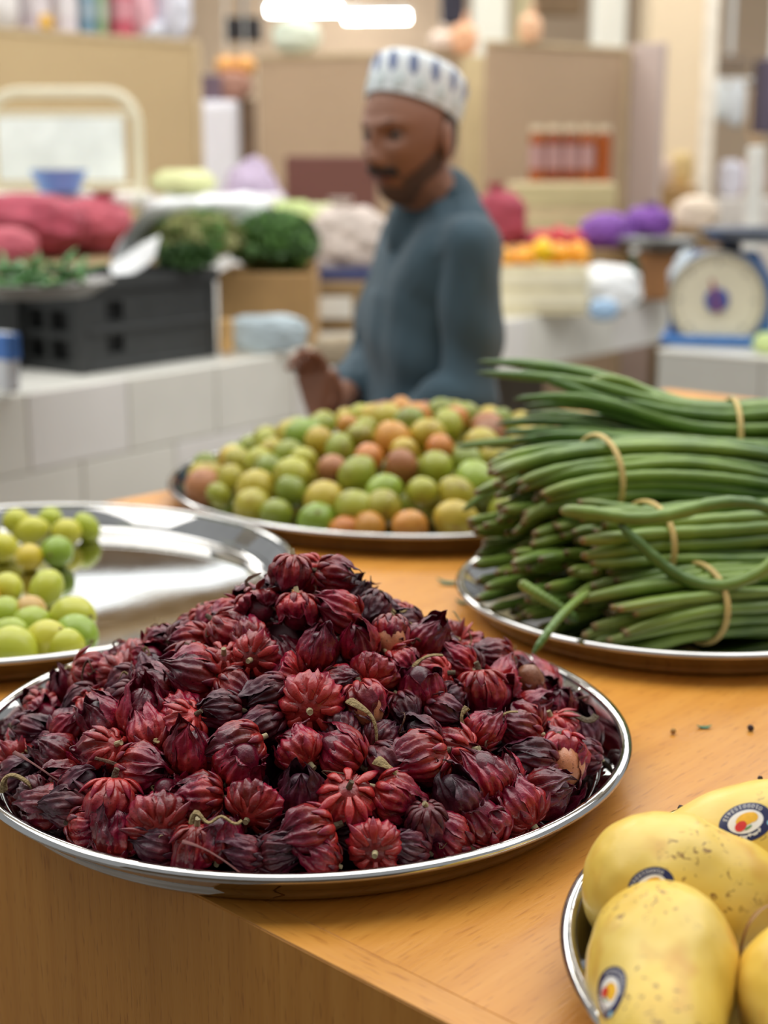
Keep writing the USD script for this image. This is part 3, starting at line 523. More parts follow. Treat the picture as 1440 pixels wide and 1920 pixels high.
carton('carton', 'dark purple brown box on the narrow white cabinet', 'box', 376, 140, 416, 188, 8.4, plain('aubergine_card', (104, 84, 96), .6), .2, bottom=ftz); soft('cloth_bag', 'reddish brown bundle on the narrow white cabinet', 'bag', 392, 132, 470, 188, 8.42, plain('russet_cloth', (166, 122, 104), .8, .2, 8), 83, .6, .15, 3, 2.2, down=ftz)
for px, lab in ((424, 'left one of two orange fruits hung over the narrow cabinet'), (460, 'right one of two orange fruits hung over the narrow cabinet')):
    o = at(px, 124, 8.55); t = thing('orange', lab, 'fruit', o); obj('fruit', ball((.062, .062, .060), (0, 0, 0), 3), plain('orange_peel_%d' % px, (226, 164, 90), .45, .05, bump=.2, bscale=200), t, smooth=True); obj('net_cord', tube([(0, 0, .055), (0, 0, 1.2)], .004, 6), WHITE_METAL, t)
sp_ = at(457, 55, 11.8); t = thing('wall_speaker', 'dark speaker box hanging high left of the ceiling tubes', 'speaker', sp_); obj('box', box((.28, .2, .17), (0, 0, 0), .012), plain('speaker_black', (70, 64, 62), .6), t); obj('bracket', tube([(0, .05, .08), (0, .05, 1.5)], .02, 8), plain('speaker_bracket', (90, 84, 80), .6), t); obj('grille', box((.24, .01, .13), (0, -.104, 0), .004), plain('speaker_grille', (54, 50, 50), .8), t)
def pillar(px0, px1, Y, rgb, label, py_bottom=None, strip=None):
    a, b = at(px0, 100, Y), at(px1, 100, Y); w = b[0]-a[0]; t = thing('pillar', label, 'pillar', ((a[0]+b[0])/2, Y+w/2, 0))
    obj('shaft', box((w, w, 4.2), (0, 0, 2.1), .02), plain('pillar_%d' % px0, rgb, .6, .02, 1.5), t); obj('foot', box((w+.05, w+.05, .12), (0, 0, .06), .01), plain('pillar_foot_%d' % px0, rgb, .7), t)
    if strip: obj('corner_strip', box((strip, .02, 4.2), (w/2-strip/2, -w/2-.008, 2.1), .004), plain('strip_%d' % px0, (234, 224, 206), .6), t)
pillar(886, 952, 10.6, (248, 246, 230), 'bright cream pillar above the cream board'); pillar(962, 1000, 11.4, (236, 222, 176), 'yellowish pillar right of the bright cream one'); pillar(1112, 1174, 10.2, (250, 248, 234), 'bright white pillar above the jars partition')
pillar(1218, 1345, 9.2, (228, 206, 172), 'wide tan pillar with a pale corner strip at the right', strip=.09)
for px0, py0, px1, py1, Y, rgb, nm, lab, cat in [(828, -30, 872, 44, 11.5, (70, 66, 82), 'wall_cabinet', 'dark navy box high on the far wall beside the cream pillar', 'box'), (1000, -30, 1092, 26, 12.5, (176, 144, 108), 'wall_cabinet', 'brown box high on the far wall between the pillars', 'box'), (1346, 102, 1404, 132, 10.5, (140, 122, 104), 'shop_sign', 'grey brown signboard right of the wide tan pillar', 'sign'), (1428, 110, 1475, 250, 9.5, (84, 74, 92), 'shop_sign', 'dark panel at the upper right edge', 'panel')]:
    t, w, h = carton(nm, lab, cat, px0, py0, px1, py1, Y, plain(lab.replace(' ', '_')[:40], rgb, .6), .2); obj('bracket', tube([(0, 0, h), (0, 0, 4.2-at(px0, py1, Y)[2])], .02, 8), WHITE_METAL, t)
for px, w, h, Y, top, rgb, lab, sd in [(870, .14, .16, 7.88, 104, (240, 182, 140), 'orange bag on top of the cream board', 84), (828, .13, .10, 7.9, 106, (236, 214, 196), 'pale bag beside the orange one on the partition', 85), (994, .11, .14, 7.42, 92, (238, 190, 150), 'peach bag on top of the jars partition', 86)]:
    p = at(px, top, Y); zz = p[2]+(.026 if sd != 84 else .001)+(0 if sd == 84 else .002); t = thing('plastic_bag', lab, 'bag', (p[0], p[1]+.02, zz)); obj('body', move(lump((w/2, .05, h/2), sd, .15, 3, 3, 2.6), (0, 0, h/2)), plain(lab.replace(' ', '_')[:40], rgb, .5, .1), t, smooth=True)
    obj('tied_neck', tube([(0, 0, h*.9), (.005, 0, h*1.1), (.02, 0, h*1.3)], [.025, .010, .022], 10), plain(lab.replace(' ', '_')[:36]+'_top', rgb, .5, .1), t, smooth=True)
st_, w, h = carton('shop_counter', 'pale shop counter far back at the right edge', 'counter', 1345, 372, 1500, 420, 9.15, plain('shop_counter_white', (206, 200, 192), .5), .6, bottom=.001)
stz = at(1400, 372, 9.15)[2]+.002
for px0, py0, px1, py1, Y, rgb, lab, cat, sd in [(1350, 300, 1394, 372, 9.3, (206, 204, 214), 'lavender white parcel on the far shop counter', 'parcel', 87), (1396, 296, 1436, 372, 9.35, (224, 200, 202), 'pinkish parcel on the far shop counter', 'parcel', 88), (1236, 300, 1262, 350, 8.4, (214, 186, 164), 'small pale bag left of the far shop', 'bag', 89), (1262, 284, 1300, 350, 8.6, (206, 178, 122), 'tan bundle left of the far shop', 'bundle', 90)]:
    soft('shop_parcel', lab, cat, px0, py0, px1, py1, Y, plain(lab.replace(' ', '_')[:40], rgb, .6, .08), sd, .6, .12, 3, 3.0, down=stz if px0 > 1300 else None)
carton('carton', 'tan carton under the small bags left of the far shop', 'carton', 1232, 350, 1308, 420, 8.4, CARD, .5, bottom=.001)
hr = at(1352, 150, 10.3); t = thing('clothes_rack', 'rack of white and peach clothes in the far shop at the right', 'clothes rack', (hr[0], 10.3, 0))
obj('rail', tube([(-.12, 0, hr[2]), (.55, 0, hr[2])], .014, 8), WHITE_METAL, t)
for x in (-.10, .53): obj('rack_post', tube([(x, 0, 0), (x, 0, hr[2])], .014, 8), WHITE_METAL, t)
for i, (x, w, L, rgb) in enumerate([(-.02, .14, .26, (232, 236, 234)), (.11, .14, .30, (226, 230, 232)), (.26, .12, .42, (250, 214, 172)), (.40, .14, .34, (236, 230, 224))]):
    obj('garment', move(lump((w/2, .04, L/2), 92+i, .14, 3, 3, 3.0), (x, 0, hr[2]-L/2-.01)), plain('garment_%d' % i, rgb, .8, .06), t, smooth=True, label=['white hanging garment', 'white hanging garment', 'peach hanging garment', 'pale hanging garment'][i])
# ---------------------------------------------------------------- the seated man
SKIN = plain('skin', (142, 98, 76), .5, .08, 30, bump=.15, bscale=300); CLOTH = plain('teal_cloth', (50, 74, 86), .85, .12, 12, bump=.25, bscale=420, sheen_weight=.15); HAIR = plain('dark_hair', (52, 42, 38), .7, .2, 200, bump=.5, bscale=600)
def hull(*sp): return m3.Manifold.batch_hull([m3.Manifold.sphere(r, 20).translate(tuple(map(float, p))) for p, r in sp])
def smoothed(m, edge=.012, it=12):
    m = m.refine_to_length(edge).to_mesh(); t = trimesh.Trimesh(m.vert_properties[:, :3], m.tri_verts, process=True)
    trimesh.smoothing.filter_taubin(t, lamb=.5, nu=.53, iterations=it); return t
F = np.array([-.955, -.296, 0]); Lf = np.array([.296, -.955, 0]); Z = np.array([0, 0, 1.0]); O = np.array([.098, 2.80, 0])
def B(f, l, z): return O+F*f+Lf*l+Z*z
Hf = np.array([-.66, -.75, 0]); Hf = Hf/np.linalg.norm(Hf)
hc = at(768, 252, 2.735)                                        # between the eyes and the ears, middle of the skull
HX = np.cross(Hf, Z)                                            # the man's right
tilt = 4.0; HR = np.stack([HX, Hf, Z], 1) @ rotx(-tilt)
neck0, neck1 = B(-.005, 0, 1.170), hc-Z*.075-Hf*.022
hipL, hipR, kneeL, kneeR, ankL, ankR = B(.02, .09, .62), B(.02, -.09, .62), B(.43, .13, .60), B(.43, -.12, .60), B(.40, .13, .12), B(.46, -.12, .12)
shL, shR = B(-.01, .170, 1.105), B(-.01, -.175, 1.105); elL = B(-.01, .192, .850); wrL = B(.20, .15, .735); elR = B(.06, -.20, .86); wrR = at(606, 785, 2.66)
def hand(w, d, up, curl, side, s=1.0):
    """palm, four bent fingers and the thumb, from the wrist w towards d; up = back of the hand; side +1 puts the thumb on the left of d"""
    d = d/np.linalg.norm(d); up = up-d*(up@d); up /= np.linalg.norm(up); x = np.cross(d, up)*side; ms = []
    ms.append(hull((w, .024*s), (w+d*.035*s+x*.022*s, .017*s), (w+d*.035*s-x*.020*s, .015*s), (w+d*.082*s+x*.030*s, .0125*s), (w+d*.078*s-x*.030*s, .0115*s)))
    for k, (o, L, r) in enumerate(((.029, .070, .0092), (.010, .078, .0095), (-.010, .072, .0092), (-.028, .056, .0082))):
        a = w+d*(.080-.003*abs(k-1))*s+x*o*s; dd = d+x*(o*1.6); dd /= np.linalg.norm(dd); p = [a]
        for j, part in enumerate((.46, .31, .23)):
            an = curl*(j+.5)*(.8+.12*k); p.append(p[-1]+(dd*math.cos(an)-up*math.sin(an))*L*part*s)
        for j in range(3): ms.append(hull((p[j], r*(1-.09*j)*s), (p[j+1], r*(1-.09*(j+1))*s)))
    a = w+d*.022*s+x*.024*s; b = a+(d*.5+x*.75-up*.25)/1.0*.036*s; c = b+(d*.9+x*.30-up*.2)*.030*s; e = c+(d*.95-up*.25)*.024*s
    ms += [hull((a, .0135*s), (b, .0112*s)), hull((b, .0112*s), (c, .0100*s)), hull((c, .0100*s), (e, .0085*s))]
    return ms
body = [hull((neck0, .062), (neck1, .056)), hull((neck1, .056), (hc-Z*.01-Hf*.02, .062)), hull((B(0, .09, 1.08), .058), (B(0, -.09, 1.08), .058), (B(.02, 0, .95), .065)), hull((B(.02, 0, .95), .065), (hipL, .075), (hipR, .075)),
        hull((shL, .045), (elL, .038)), hull((elL, .040), (wrL, .027)), hull((shR, .045), (elR, .038)), hull((elR, .040), (wrR, .027)), hull((B(0, .10, 1.08), .055), (shL, .045)), hull((B(0, -.10, 1.08), .055), (shR, .045))]
for h_, k_, a_ in ((hipL, kneeL, ankL), (hipR, kneeR, ankR)):
    body += [hull((h_, .085), (k_, .058)), hull((k_, .056), (a_, .038)), hull((a_-Z*.05, .042), (a_+F*.05-Z*.07, .036), (a_+F*.15-Z*.085, .026), (a_-F*.04-Z*.075, .034))]
hd = np.array([-.18, -.05, 1.0]); hR = hand(wrR, hd, np.array([.55, .8, .0]), .55, -1, 1.0); hL = hand(wrL, F*.9+Lf*-.35-Z*.12, Z, .35, 1)
# the head: a skull pulled into a face
v, f = ico(5); x, y, z = v.T
jaw = np.interp(z, [-1, -.75, -.45, -.1, .3, 1], [.52, .70, .86, .97, 1.02, 1.0])
P = np.stack([x*.078*jaw, y*.098, z*.126], 1)
P[:, 1] += np.where(z < 0, .014*z*z, 0)*(y > 0)-np.where((z < -.2) & (y < 0), .045*(-z-.2), 0)*y
front = np.clip(P[:, 1]/.05, 0, 1)
def bump(A, x0, z0, sx, sz):
    global P
    P[:, 1] += A*front*np.exp(-((np.abs(P[:, 0])-x0)/sx)**2-((P[:, 2]-z0)/sz)**2)
for a in ((.010, 0, -.004, .009, .020), (.022, 0, -.036, .013, .016), (.008, .012, -.042, .008, .009), (.007, .025, .022, .028, .009), (-.016, .032, .003, .016, .013), (.006, .046, -.028, .018, .020), (.007, 0, -.064, .024, .007), (.006, 0, -.078, .020, .007), (-.005, 0, -.071, .022, .0025), (.011, 0, -.104, .024, .016), (.006, 0, -.054, .026, .008)): bump(*a)
head_local = P.copy(); face = (P @ HR.T+hc, f)
hm = m3.Manifold(m3.Mesh(np.asarray(face[0], np.float32), np.asarray(f, np.uint32)))
ears = []
for s in (-1, 1):
    e = lump((.010, .020, .034), 3, .12, 3, 3); e = move(e, (s*.078, -.012, -.012), rotz(s*-18)); e = move(e, hc, HR); ears.append(m3.Manifold(m3.Mesh(np.asarray(e[0], np.float32), np.asarray(e[1], np.uint32))))
base = m3.Manifold.batch_boolean(body, m3.OpType.Add); bs = smoothed(base, .014, 10)
def tomf(t): return m3.Manifold(m3.Mesh(np.asarray(t.vertices, np.float32), np.asarray(t.faces, np.uint32)))
hands = [smoothed(m3.Manifold.batch_boolean(h, m3.OpType.Add), .0035, 8) for h in (hR, hL)]
man = m3.Manifold.batch_boolean([tomf(bs), hm, *ears, *map(tomf, hands)], m3.OpType.Add)
mt = thing('person', 'man in a teal robe and a white patterned cap, seated behind the table', 'person', tuple(O))
loc = lambda m: (as_vf(m)[0]-O, as_vf(m)[1])
obj('body', loc(man), SKIN, mt, smooth=True)
# eyes, brows, moustache, beard
for s in (-1, 1):
    ey = obj('eye', loc(move(ball(.0118, (s*.032, .0725, .002), 3), hc, HR)), plain('eye_white', (112, 94, 84), .35, .02) if s < 0 else '/World/Looks/eye_white', mt, smooth=True)
    obj('iris', loc(move(ball((.0066, .002, .0066), (s*.032, .0835, .002), 2), hc, HR)), plain('iris_dark', (40, 26, 20), .15, .02) if s < 0 else '/World/Looks/iris_dark', ey, smooth=True)
    bw = [(s*(.014+.034*t), .094-.014*t*t*1.6, .020+.007*math.sin(2.4*t)) for t in np.linspace(0, 1, 8)]
    obj('eyebrow', loc(move(tube(bw, np.interp(np.linspace(0, 1, 8), [0, .3, 1], [.0042, .005, .002]), 8, flat=.6), hc, HR)), HAIR, mt, smooth=True)
BEARD = plain('greying_beard', (98, 74, 62), .8, .25, 150, bump=.5, bscale=500)
def shell(mask, off, name, mat, jag):
    m = trimesh.Trimesh(head_local, f, process=False); n = m.vertex_normals; k = mask(head_local); keep = k[f].all(1); ff = f[keep]; used = np.unique(ff); re = -np.ones(len(head_local), int); re[used] = np.arange(len(used)); ff = re[ff]
    outer = head_local[used]+n[used]*(off+jag*(meshkit.fbm(head_local[used]*160, 3, 5)-.3))[:, None]; inner = head_local[used]-n[used]*.002; N = len(used)
    e = np.sort(np.vstack([ff[:, [0, 1]], ff[:, [1, 2]], ff[:, [2, 0]]]), 1); E, c = np.unique(e, axis=0, return_counts=True); bd = E[c == 1]
    side = np.vstack([np.stack([bd[:, 0], bd[:, 1], bd[:, 1]+N], 1), np.stack([bd[:, 0], bd[:, 1]+N, bd[:, 0]+N], 1)])
    return obj(name, loc(move((np.vstack([outer, inner]), np.vstack([ff, ff[:, ::-1]+N, side])), hc, HR)), mat, mt, smooth=True)
shell(lambda p: (p[:, 1] > -.02) & (p[:, 2] < -.074+.072*np.clip((.062-p[:, 1])/.075, 0, 1)) & (p[:, 2] > -.130) & ~((np.abs(p[:, 0]) < .030) & (p[:, 2] > -.088) & (p[:, 1] > .05)), .0022, 'beard', BEARD, .004)
shell(lambda p: (p[:, 1] > .05) & (np.abs(p[:, 0]) < .034) & (p[:, 2] < -.050+.0*p[:, 0]) & (p[:, 2] > -.063-.25*np.abs(p[:, 0])), .0040, 'moustache', HAIR, .004)
shell(lambda p: (p[:, 1] < -.004) & (p[:, 2] > -.045+.3*np.clip(p[:, 1]+.05, 0, 1)) & (p[:, 2] < .07), .0025, 'hair', HAIR, .003)
lipm = plain('lips', (128, 76, 66), .45, .05); shell(lambda p: (p[:, 1] > .06) & (np.abs(p[:, 0]) < .023) & (np.abs(p[:, 2]+.071) < .009-.0002*np.abs(p[:, 0])/.023), .0007, 'lips', lipm, 0)
# the cap
CAPW = plain('cap_white', (222, 228, 230), .8, .04, 20, bump=.3, bscale=300); CAPM = plain('cap_motif', (112, 126, 164), .8, .15, 60); CAPM2 = plain('cap_motif_pale', (196, 206, 206), .8, .06, 60)
def capR(zz): return np.interp(zz, [0, .018, .042, .060, .075], [1.02, 1.03, 1.04, 1.03, .98])
CA, CB = .0790, .0985; capT = rotx(24); cap_c = np.array([0, -.010, .040])
prof = [(0, .020), (1.0, .004), (1.0, 0), (1.02, .001), (1.03, .018), (1.04, .042), (1.03, .060), (.98, .075), (.88, .084), (.66, .088), (0.001, .090)]
cv, cf = lathe(prof[1:], 72); cv[:, 0] *= CA; cv[:, 1] *= CB
cap = obj('cap', loc(move(move((cv, cf), cap_c, capT), hc, HR)), CAPW, mt, smooth=50)
for k in range(14):
    a = 2*PI*k/14
    for zz, sx, szz, mm, nm, tw in ((.055, .0085, .020, CAPM, 'motif', 12), (.022, .012, .016, CAPM2, 'pale_motif', 0)):
        aa = a+(PI/14 if nm == 'pale_motif' else 0); rr = capR(zz)*1.002; p = np.array([CA*rr*math.cos(aa), CB*rr*math.sin(aa), zz]); nn = np.array([math.cos(aa)/CA, math.sin(aa)/CB, 0]); nn /= np.linalg.norm(nn)
        R = np.stack([np.cross(Z, nn), Z, nn], 1) @ rotz(tw); obj(nm, loc(move(move(move(ball((sx, szz, .0016), sub=2), p, R), cap_c, capT), hc, HR)), mm, cap, smooth=True)
# the robe
robe = [hull((B(0, .11, 1.085), .078), (B(0, -.11, 1.085), .078), (B(.035, .05, .98), .090), (B(.035, -.05, .98), .090)), hull((B(.035, .06, .98), .092), (B(.035, -.06, .98), .092), (B(.03, .06, .72), .108), (B(.03, -.06, .72), .108)), hull((B(.03, .06, .72), .110), (B(.03, -.06, .72), .110), (hipL, .115), (hipR, .115)),
        hull((B(0, .11, 1.085), .076), (shL, .060)), hull((B(0, -.11, 1.085), .076), (shR, .060)), hull((B(-.005, 0, 1.12), .095), (neck0+Z*.012, .068)), hull((B(-.02, .09, 1.12), .058), (B(-.030, 0, 1.195), .054)), hull((B(-.02, -.09, 1.12), .058), (B(-.030, 0, 1.195), .054)), hull((B(-.005, .08, 1.10), .075), (B(-.01, 0, 1.180), .062)), hull((B(-.005, -.08, 1.10), .075), (B(-.01, 0, 1.180), .062)),
        hull((shL, .060), (elL, .054)), hull((elL, .054), (elL*.35+wrL*.65, .052), (elL*.1+wrL*.9, .050)), hull((shR, .068), (elR, .060)), hull((elR, .060), (elR*.5+wrR*.5, .048)),
        hull((hipL, .115), (kneeL, .080)), hull((hipR, .115), (kneeR, .080)), hull((hipL, .10), (hipR, .10), (kneeL, .075), (kneeR, .075)), hull((kneeL, .080), (kneeR, .080), (ankL+Z*.05, .075), (ankR+Z*.05, .075))]
rb = smoothed(m3.Manifold.batch_boolean(robe, m3.OpType.Add), .014, 14); V = np.array(rb.vertices)-O
fold = (meshkit.fbm(np.stack([V[:, 0]*9, V[:, 1]*9, V[:, 2]*3.2], 1), 3, 4)-.5)*.046+.009*np.sin(V[:, 2]*38+V[:, 0]*25)*np.exp(-((V[:, 2]-.86)/.12)**2)
rb.vertices = np.array(rb.vertices)+rb.vertex_normals*fold[:, None]
trimesh.smoothing.filter_taubin(rb, iterations=4); obj('robe', loc(rb), CLOTH, mt, smooth=True)
cr_ = [neck0+Z*.038+(Hf*math.cos(a)*.9+HX*math.sin(a))*.0655+Hf*.004-Z*.010*math.cos(a) for a in np.linspace(0, 2*PI, 33)]
obj('collar', loc(tube(cr_, .009, 8, caps=False)), CLOTH, mt, smooth=True)
st = thing('stool', 'wooden stool under the seated man', 'stool', (O[0], O[1], 0)); obj('seat', box((.36, .36, .04), (0, 0, .46), .012), CARD2, st)
for i in (-1, 1):
    for j in (-1, 1): obj('leg', box((.04, .04, .44), (i*.14, j*.14, .22), .004), CARD2, st)
# ---------------------------------------------------------------- roselle calyces
def calyx_look(name, base, mid, tip, rough=.27):
    return look(name, {
        'at': ('attribute', {'attribute': 'along'}), 'tc': ('texture_coordinate', {}), 'oi': ('object_info', {}),
        'vm': ('vector_math', {'math_type': 'add'}), 'sc': ('vector_math', {'math_type': 'scale', 'scale': 37.0}),
        'n': ('noise_texture', {'scale': 130.0, 'detail': 4.0, 'roughness': .65}), 'ms': ('math', {'math_type': 'multiply_add', 'value2': .42, 'value3': -.21}), 'ad': ('math', {'math_type': 'add'}),
        'r': ('rgb_ramp', {'ramp': [(.0, lin(*base)), (.22, lin(*base)*.8+lin(*mid)*.2), (.45, lin(*mid)), (.72, lin(*mid)*.75+lin(*tip)*.25), (.93, lin(*tip)), (1.0, lin(74, 52, 38))]}),
        'h': ('hsv', {'hue': .5, 'saturation': 1.0}), 'hv': ('map_range', {'from_min': 0.0, 'from_max': 1.0, 'to_min': .46, 'to_max': 1.12}),
        'n2': ('noise_texture', {'scale': 420.0, 'detail': 3.0}), 'sp': ('rgb_ramp', {'ramp': [(.30, (.35, .30, .28)), (.40, (1, 1, 1))]}), 'mx': ('mix_color', {'blend_type': 'multiply', 'fac': .85}),
        'p': ('principled_bsdf', {'roughness': rough, 'specular_ior_level': .5, 'coat_weight': .12, 'coat_roughness': .25}),
        'mp': ('mapping', {'scale': (3.2, 3.2, .8)}), 'n3': ('noise_texture', {'scale': 150.0, 'detail': 5.0, 'roughness': .62}), 'b': ('bump', {'strength': .42, 'distance': .0022})},
        [('oi.random', 'hv.value'), ('tc.object', 'vm.vector1'), ('oi.location', 'sc.vector1'), ('sc.vector', 'vm.vector2'), ('vm.vector', 'n.vector'), ('vm.vector', 'n2.vector'), ('tc.object', 'n3.vector'),
         ('n.fac', 'ms.value1'), ('at.fac', 'ad.value1'), ('ms.value', 'ad.value2'), ('ad.value', 'r.fac'), ('r.color', 'h.color'), ('hv.result', 'h.value'),
         ('n2.fac', 'sp.fac'), ('h.color', 'mx.a'), ('sp.color', 'mx.b'), ('mx.result', 'p.base_color'), ('n3.fac', 'b.height'), ('b.normal', 'p.normal')])
CALYX = [calyx_look('calyx_crimson', (170, 46, 38), (134, 16, 50), (60, 12, 36)), calyx_look('calyx_bright_red', (176, 48, 42), (150, 20, 52), (80, 14, 38)), calyx_look('calyx_dark_purple', (118, 30, 40), (86, 16, 44), (44, 14, 32), .45)]
FRUIT_MAT = calyx_look('seed_pod_skin', (196, 130, 92), (186, 104, 78), (150, 70, 62), .3)
STEM_MAT = plain('cut_stem', (172, 158, 120), .7, .2, 300)
STEM_DARK = plain('dry_stem', (92, 78, 58), .8, .3, 200, bump=.4, bscale=500)
BRACT_MAT = plain('dry_bract', (96, 66, 48), .8, .35, 250, bump=.4, bscale=600)

def calyx_kind(mat, seed, L=.040, R=.0180, open_=.15, star=0.0, pod=False, stem=True):
    """a roselle calyx, its base at the origin and its tips along +z: five fleshy ribbed sepals, a ring of narrow bracts, the cut stem and the seed pod inside"""
    g = np.random.default_rng(seed); k = kind_of('roselle_calyx')
    nu, nv = 24, 17
    lean = g.normal(0, .10, 2)
    for s in range(5):
        ph = 2*PI*s/5+g.normal(0, .06); o = np.clip(open_+g.normal(0, .09), .0, 1.0); Ls = L*(1+g.normal(0, .07)); curl = g.uniform(-.4, 1.1)
        u = np.linspace(0, 1, nu)[:, None]; w = np.linspace(-1, 1, nv)[None, :]
        belly = np.interp(u, [0, .06, .16, .30, .45, .6, .8, 1], [.26, .62, .88, 1.0, .97, .86, .56+.25*o, .16+.75*o])
        half = np.interp(u, [0, .1, .5, .66, .84, .95, 1], [.72, .74, .76, .66, .34, .12, .02])*(1+star*np.interp(u, [0, .3, .5, 1], [0, -.12, -.3, 0]))
        half = half*(1+.30*(meshkit.fbm(np.stack([u[:, 0]*9+seed, u[:, 0]*0+s*2.7, u[:, 0]*0], -1), 2, seed)[:, None]-.5)*np.clip(u*2.5, 0, 1))
        rad = R*belly*(1+star*np.interp(u, [0, .3, .5, 1], [0, .12, .35, .5]))
        ridge = .115*np.exp(-(w/.15)**2)+.085*np.exp(-((np.abs(w)-.52)/.12)**2)+.07*np.abs(w)**6
        wav = .10*(meshkit.fbm(np.stack(np.broadcast_arrays(u*3+seed, w*2.2, s*3.1+0*u*w), -1), 3, seed)-.5)*np.interp(u, [0, .3, 1], [.6, 1, 2.4])
        rr = rad*(1+ridge*np.interp(u, [0, .15, .8, 1], [.8, 1.4, 1, .2])+wav)
        tipc = np.clip((u-.72)/.28, 0, 1)**2
        rr = rr+R*.55*curl*tipc*(o+.25)
        zz = Ls*(u**.92)*(1-.35*np.clip(star, 0, 1)*u)+0*w-R*.30*np.abs(curl)*tipc*o*2
        a = ph+half*w+.35*g.normal(0, .5)*tipc+g.normal(0, .10)*u**2
        top = np.stack([rr*np.cos(a)+lean[0]*zz*u, rr*np.sin(a)+lean[1]*zz*u, zz+.0006*np.sin(w*9+s)], -1).reshape(-1, 3)
        th = .0010*(1-.7*np.abs(w)**3)*(1-.6*u)
        ins = np.stack([(rr-th)*np.cos(a)+lean[0]*zz*u, (rr-th)*np.sin(a)+lean[1]*zz*u, zz+.0004+0*w], -1).reshape(-1, 3)
        cr = (meshkit.fbm(top*np.array([150, 150, 55])+seed*5.1, 3, seed)-.5)[:, None]*.0075*np.interp(np.repeat(u.ravel(), nv), [0, .25, 1], [.35, 1, 1.6])[:, None]
        rd = top*np.array([1, 1, .15]); rd /= np.linalg.norm(rd, axis=1, keepdims=True)+1e-9
        top, ins = top+rd*cr, ins+rd*cr
        f = grid_faces(nu, nv, False); n = nu*nv
        rim = [i for i in range(nv)]+[r*nv+nv-1 for r in range(1, nu)]+[(nu-1)*nv+i for i in range(nv-2, -1, -1)]+[r*nv for r in range(nu-2, 0, -1)]
        side = []
        for i in range(len(rim)):
            p, q = rim[i], rim[(i+1) % len(rim)]; side += [(q, p, p+n), (q, p+n, q+n)]
        F = np.vstack([f, f[:, ::-1]+n, side])
        al = np.broadcast_to(np.clip(u*(.80+.2*np.abs(w)**2)+(.055-ridge)*1.7*np.interp(u, [0, .1, .8, 1], [0, 1, .8, 0]), 0, 1), (nu, nv)).ravel()
        obj('sepal', (np.vstack([top, ins]), F), mat, k, smooth=True, along=np.r_[al, np.full(n, .8)])
    # the base: a ribbed knob with a ring of fleshy narrow bracts pressed to the body
    nb = int(g.integers(8, 11)); na = nb*6; a = np.arange(na)/na*2*PI; rows = []
    for r0, z0 in ((.02, -.0022), (.22, -.0020), (.42, -.0008), (.66, .0022), (.82, .0058), (.80, .0092), (.5, .0100)):
        rib = 1+.22*np.cos(nb*a)*(r0 if r0 > .2 else 0)
        rows.append(np.stack([R*r0*rib*np.cos(a), R*r0*rib*np.sin(a), np.full(na, z0)+.0006*np.cos(nb*a)*r0], -1))
    V = np.vstack(rows); V = V+(meshkit.noise(V*260, seed)[:, None]-.5)*.0009
    obj('base', (V, grid_faces(len(rows), na)), mat, k, smooth=True, along=np.repeat([.30, .2, .06, .02, .04, .2, .3], na))
    bv, ba, bf, n0 = [], [], [], 0
    for j in range(nb):
        th = 2*PI*j/nb+g.normal(0, .07); out = g.uniform(.0, 1.0)**3*(.6+.5*star)
        t = np.linspace(0, 1, 7); r = R*(.40+.62*np.sqrt(t)*(1+.10*t)+out*.55*t**2); z = -.001+.013*t**1.5*(1-.5*out)
        r = r*(1+.10*star); c = np.stack([r*np.cos(th), r*np.sin(th), z-.003*star*t], -1)
        v, f = tube(c, (.0033+.0006*star)*np.sin(PI*np.clip(t**1.2*.84+.14, 0, 1))+.0002, 8, flat=.55); bv.append(v); bf.append(f+n0); n0 += len(v); ba.append(np.r_[np.repeat(.04+(.80-.35*star)*t**2.2, 8), .08, .9])
    obj('bract_ring', (np.vstack(bv), np.vstack(bf)), mat, k, smooth=True, along=np.concatenate(ba))
    if stem:
        Ls = g.uniform(.002, .007); e = g.normal(0, .0012, 2)
        v, f = tube([(0, 0, .001), (e[0]*.4, e[1]*.4, -.002-Ls*.5), (e[0], e[1], -.002-Ls), (e[0], e[1], -.0015-Ls)], [.0030, .0023, .0022, .0010], 9)
        obj('stem', (v, f), STEM_MAT if g.random() < .45 else STEM_DARK, k, smooth=40)
    pr = R*.74 if not pod else R*.86; pz = L*.42 if not pod else L*.60
    v, f = ico(3); aa = np.arctan2(v[:, 1], v[:, 0]); v = v*(1+.05*np.cos(5*aa)*(1-v[:, 2]**2))[:, None]*np.array([1, 1, 1.15 if not pod else 1.05])
    v[:, 2] += .25*np.maximum(v[:, 2]-.7, 0)
    obj('seed_pod', (v*pr+np.array([0, 0, pz]), f), FRUIT_MAT if pod else mat, k, smooth=True, along=np.full(len(v), .1 if pod else .7)+.25*v[:, 2]*.5)
    return k
K = {'side': [], 'star': [], 'pod': [], 'dark': [], 'open': []}
for i in range(5): K['side'].append(calyx_kind(CALYX[i % 2], 10+i, .039+.0015*i, .0175+.0004*i, [.05, .12, .2, .1, .26][i]))
for i in range(3): K['star'].append(calyx_kind(CALYX[1], 30+i, .033, .0185, .45, .5+.2*i))
for i in range(2): K['pod'].append(calyx_kind(CALYX[i], 40+i, .034, .0175, .55, .0, True))
for i in range(4): K['dark'].append(calyx_kind(CALYX[2], 50+i, .040, .0160, [.05, .3, .15, .2][i]))
for i in range(2): K['open'].append(calyx_kind(CALYX[i], 60+i, .036, .0180, .75, .15))

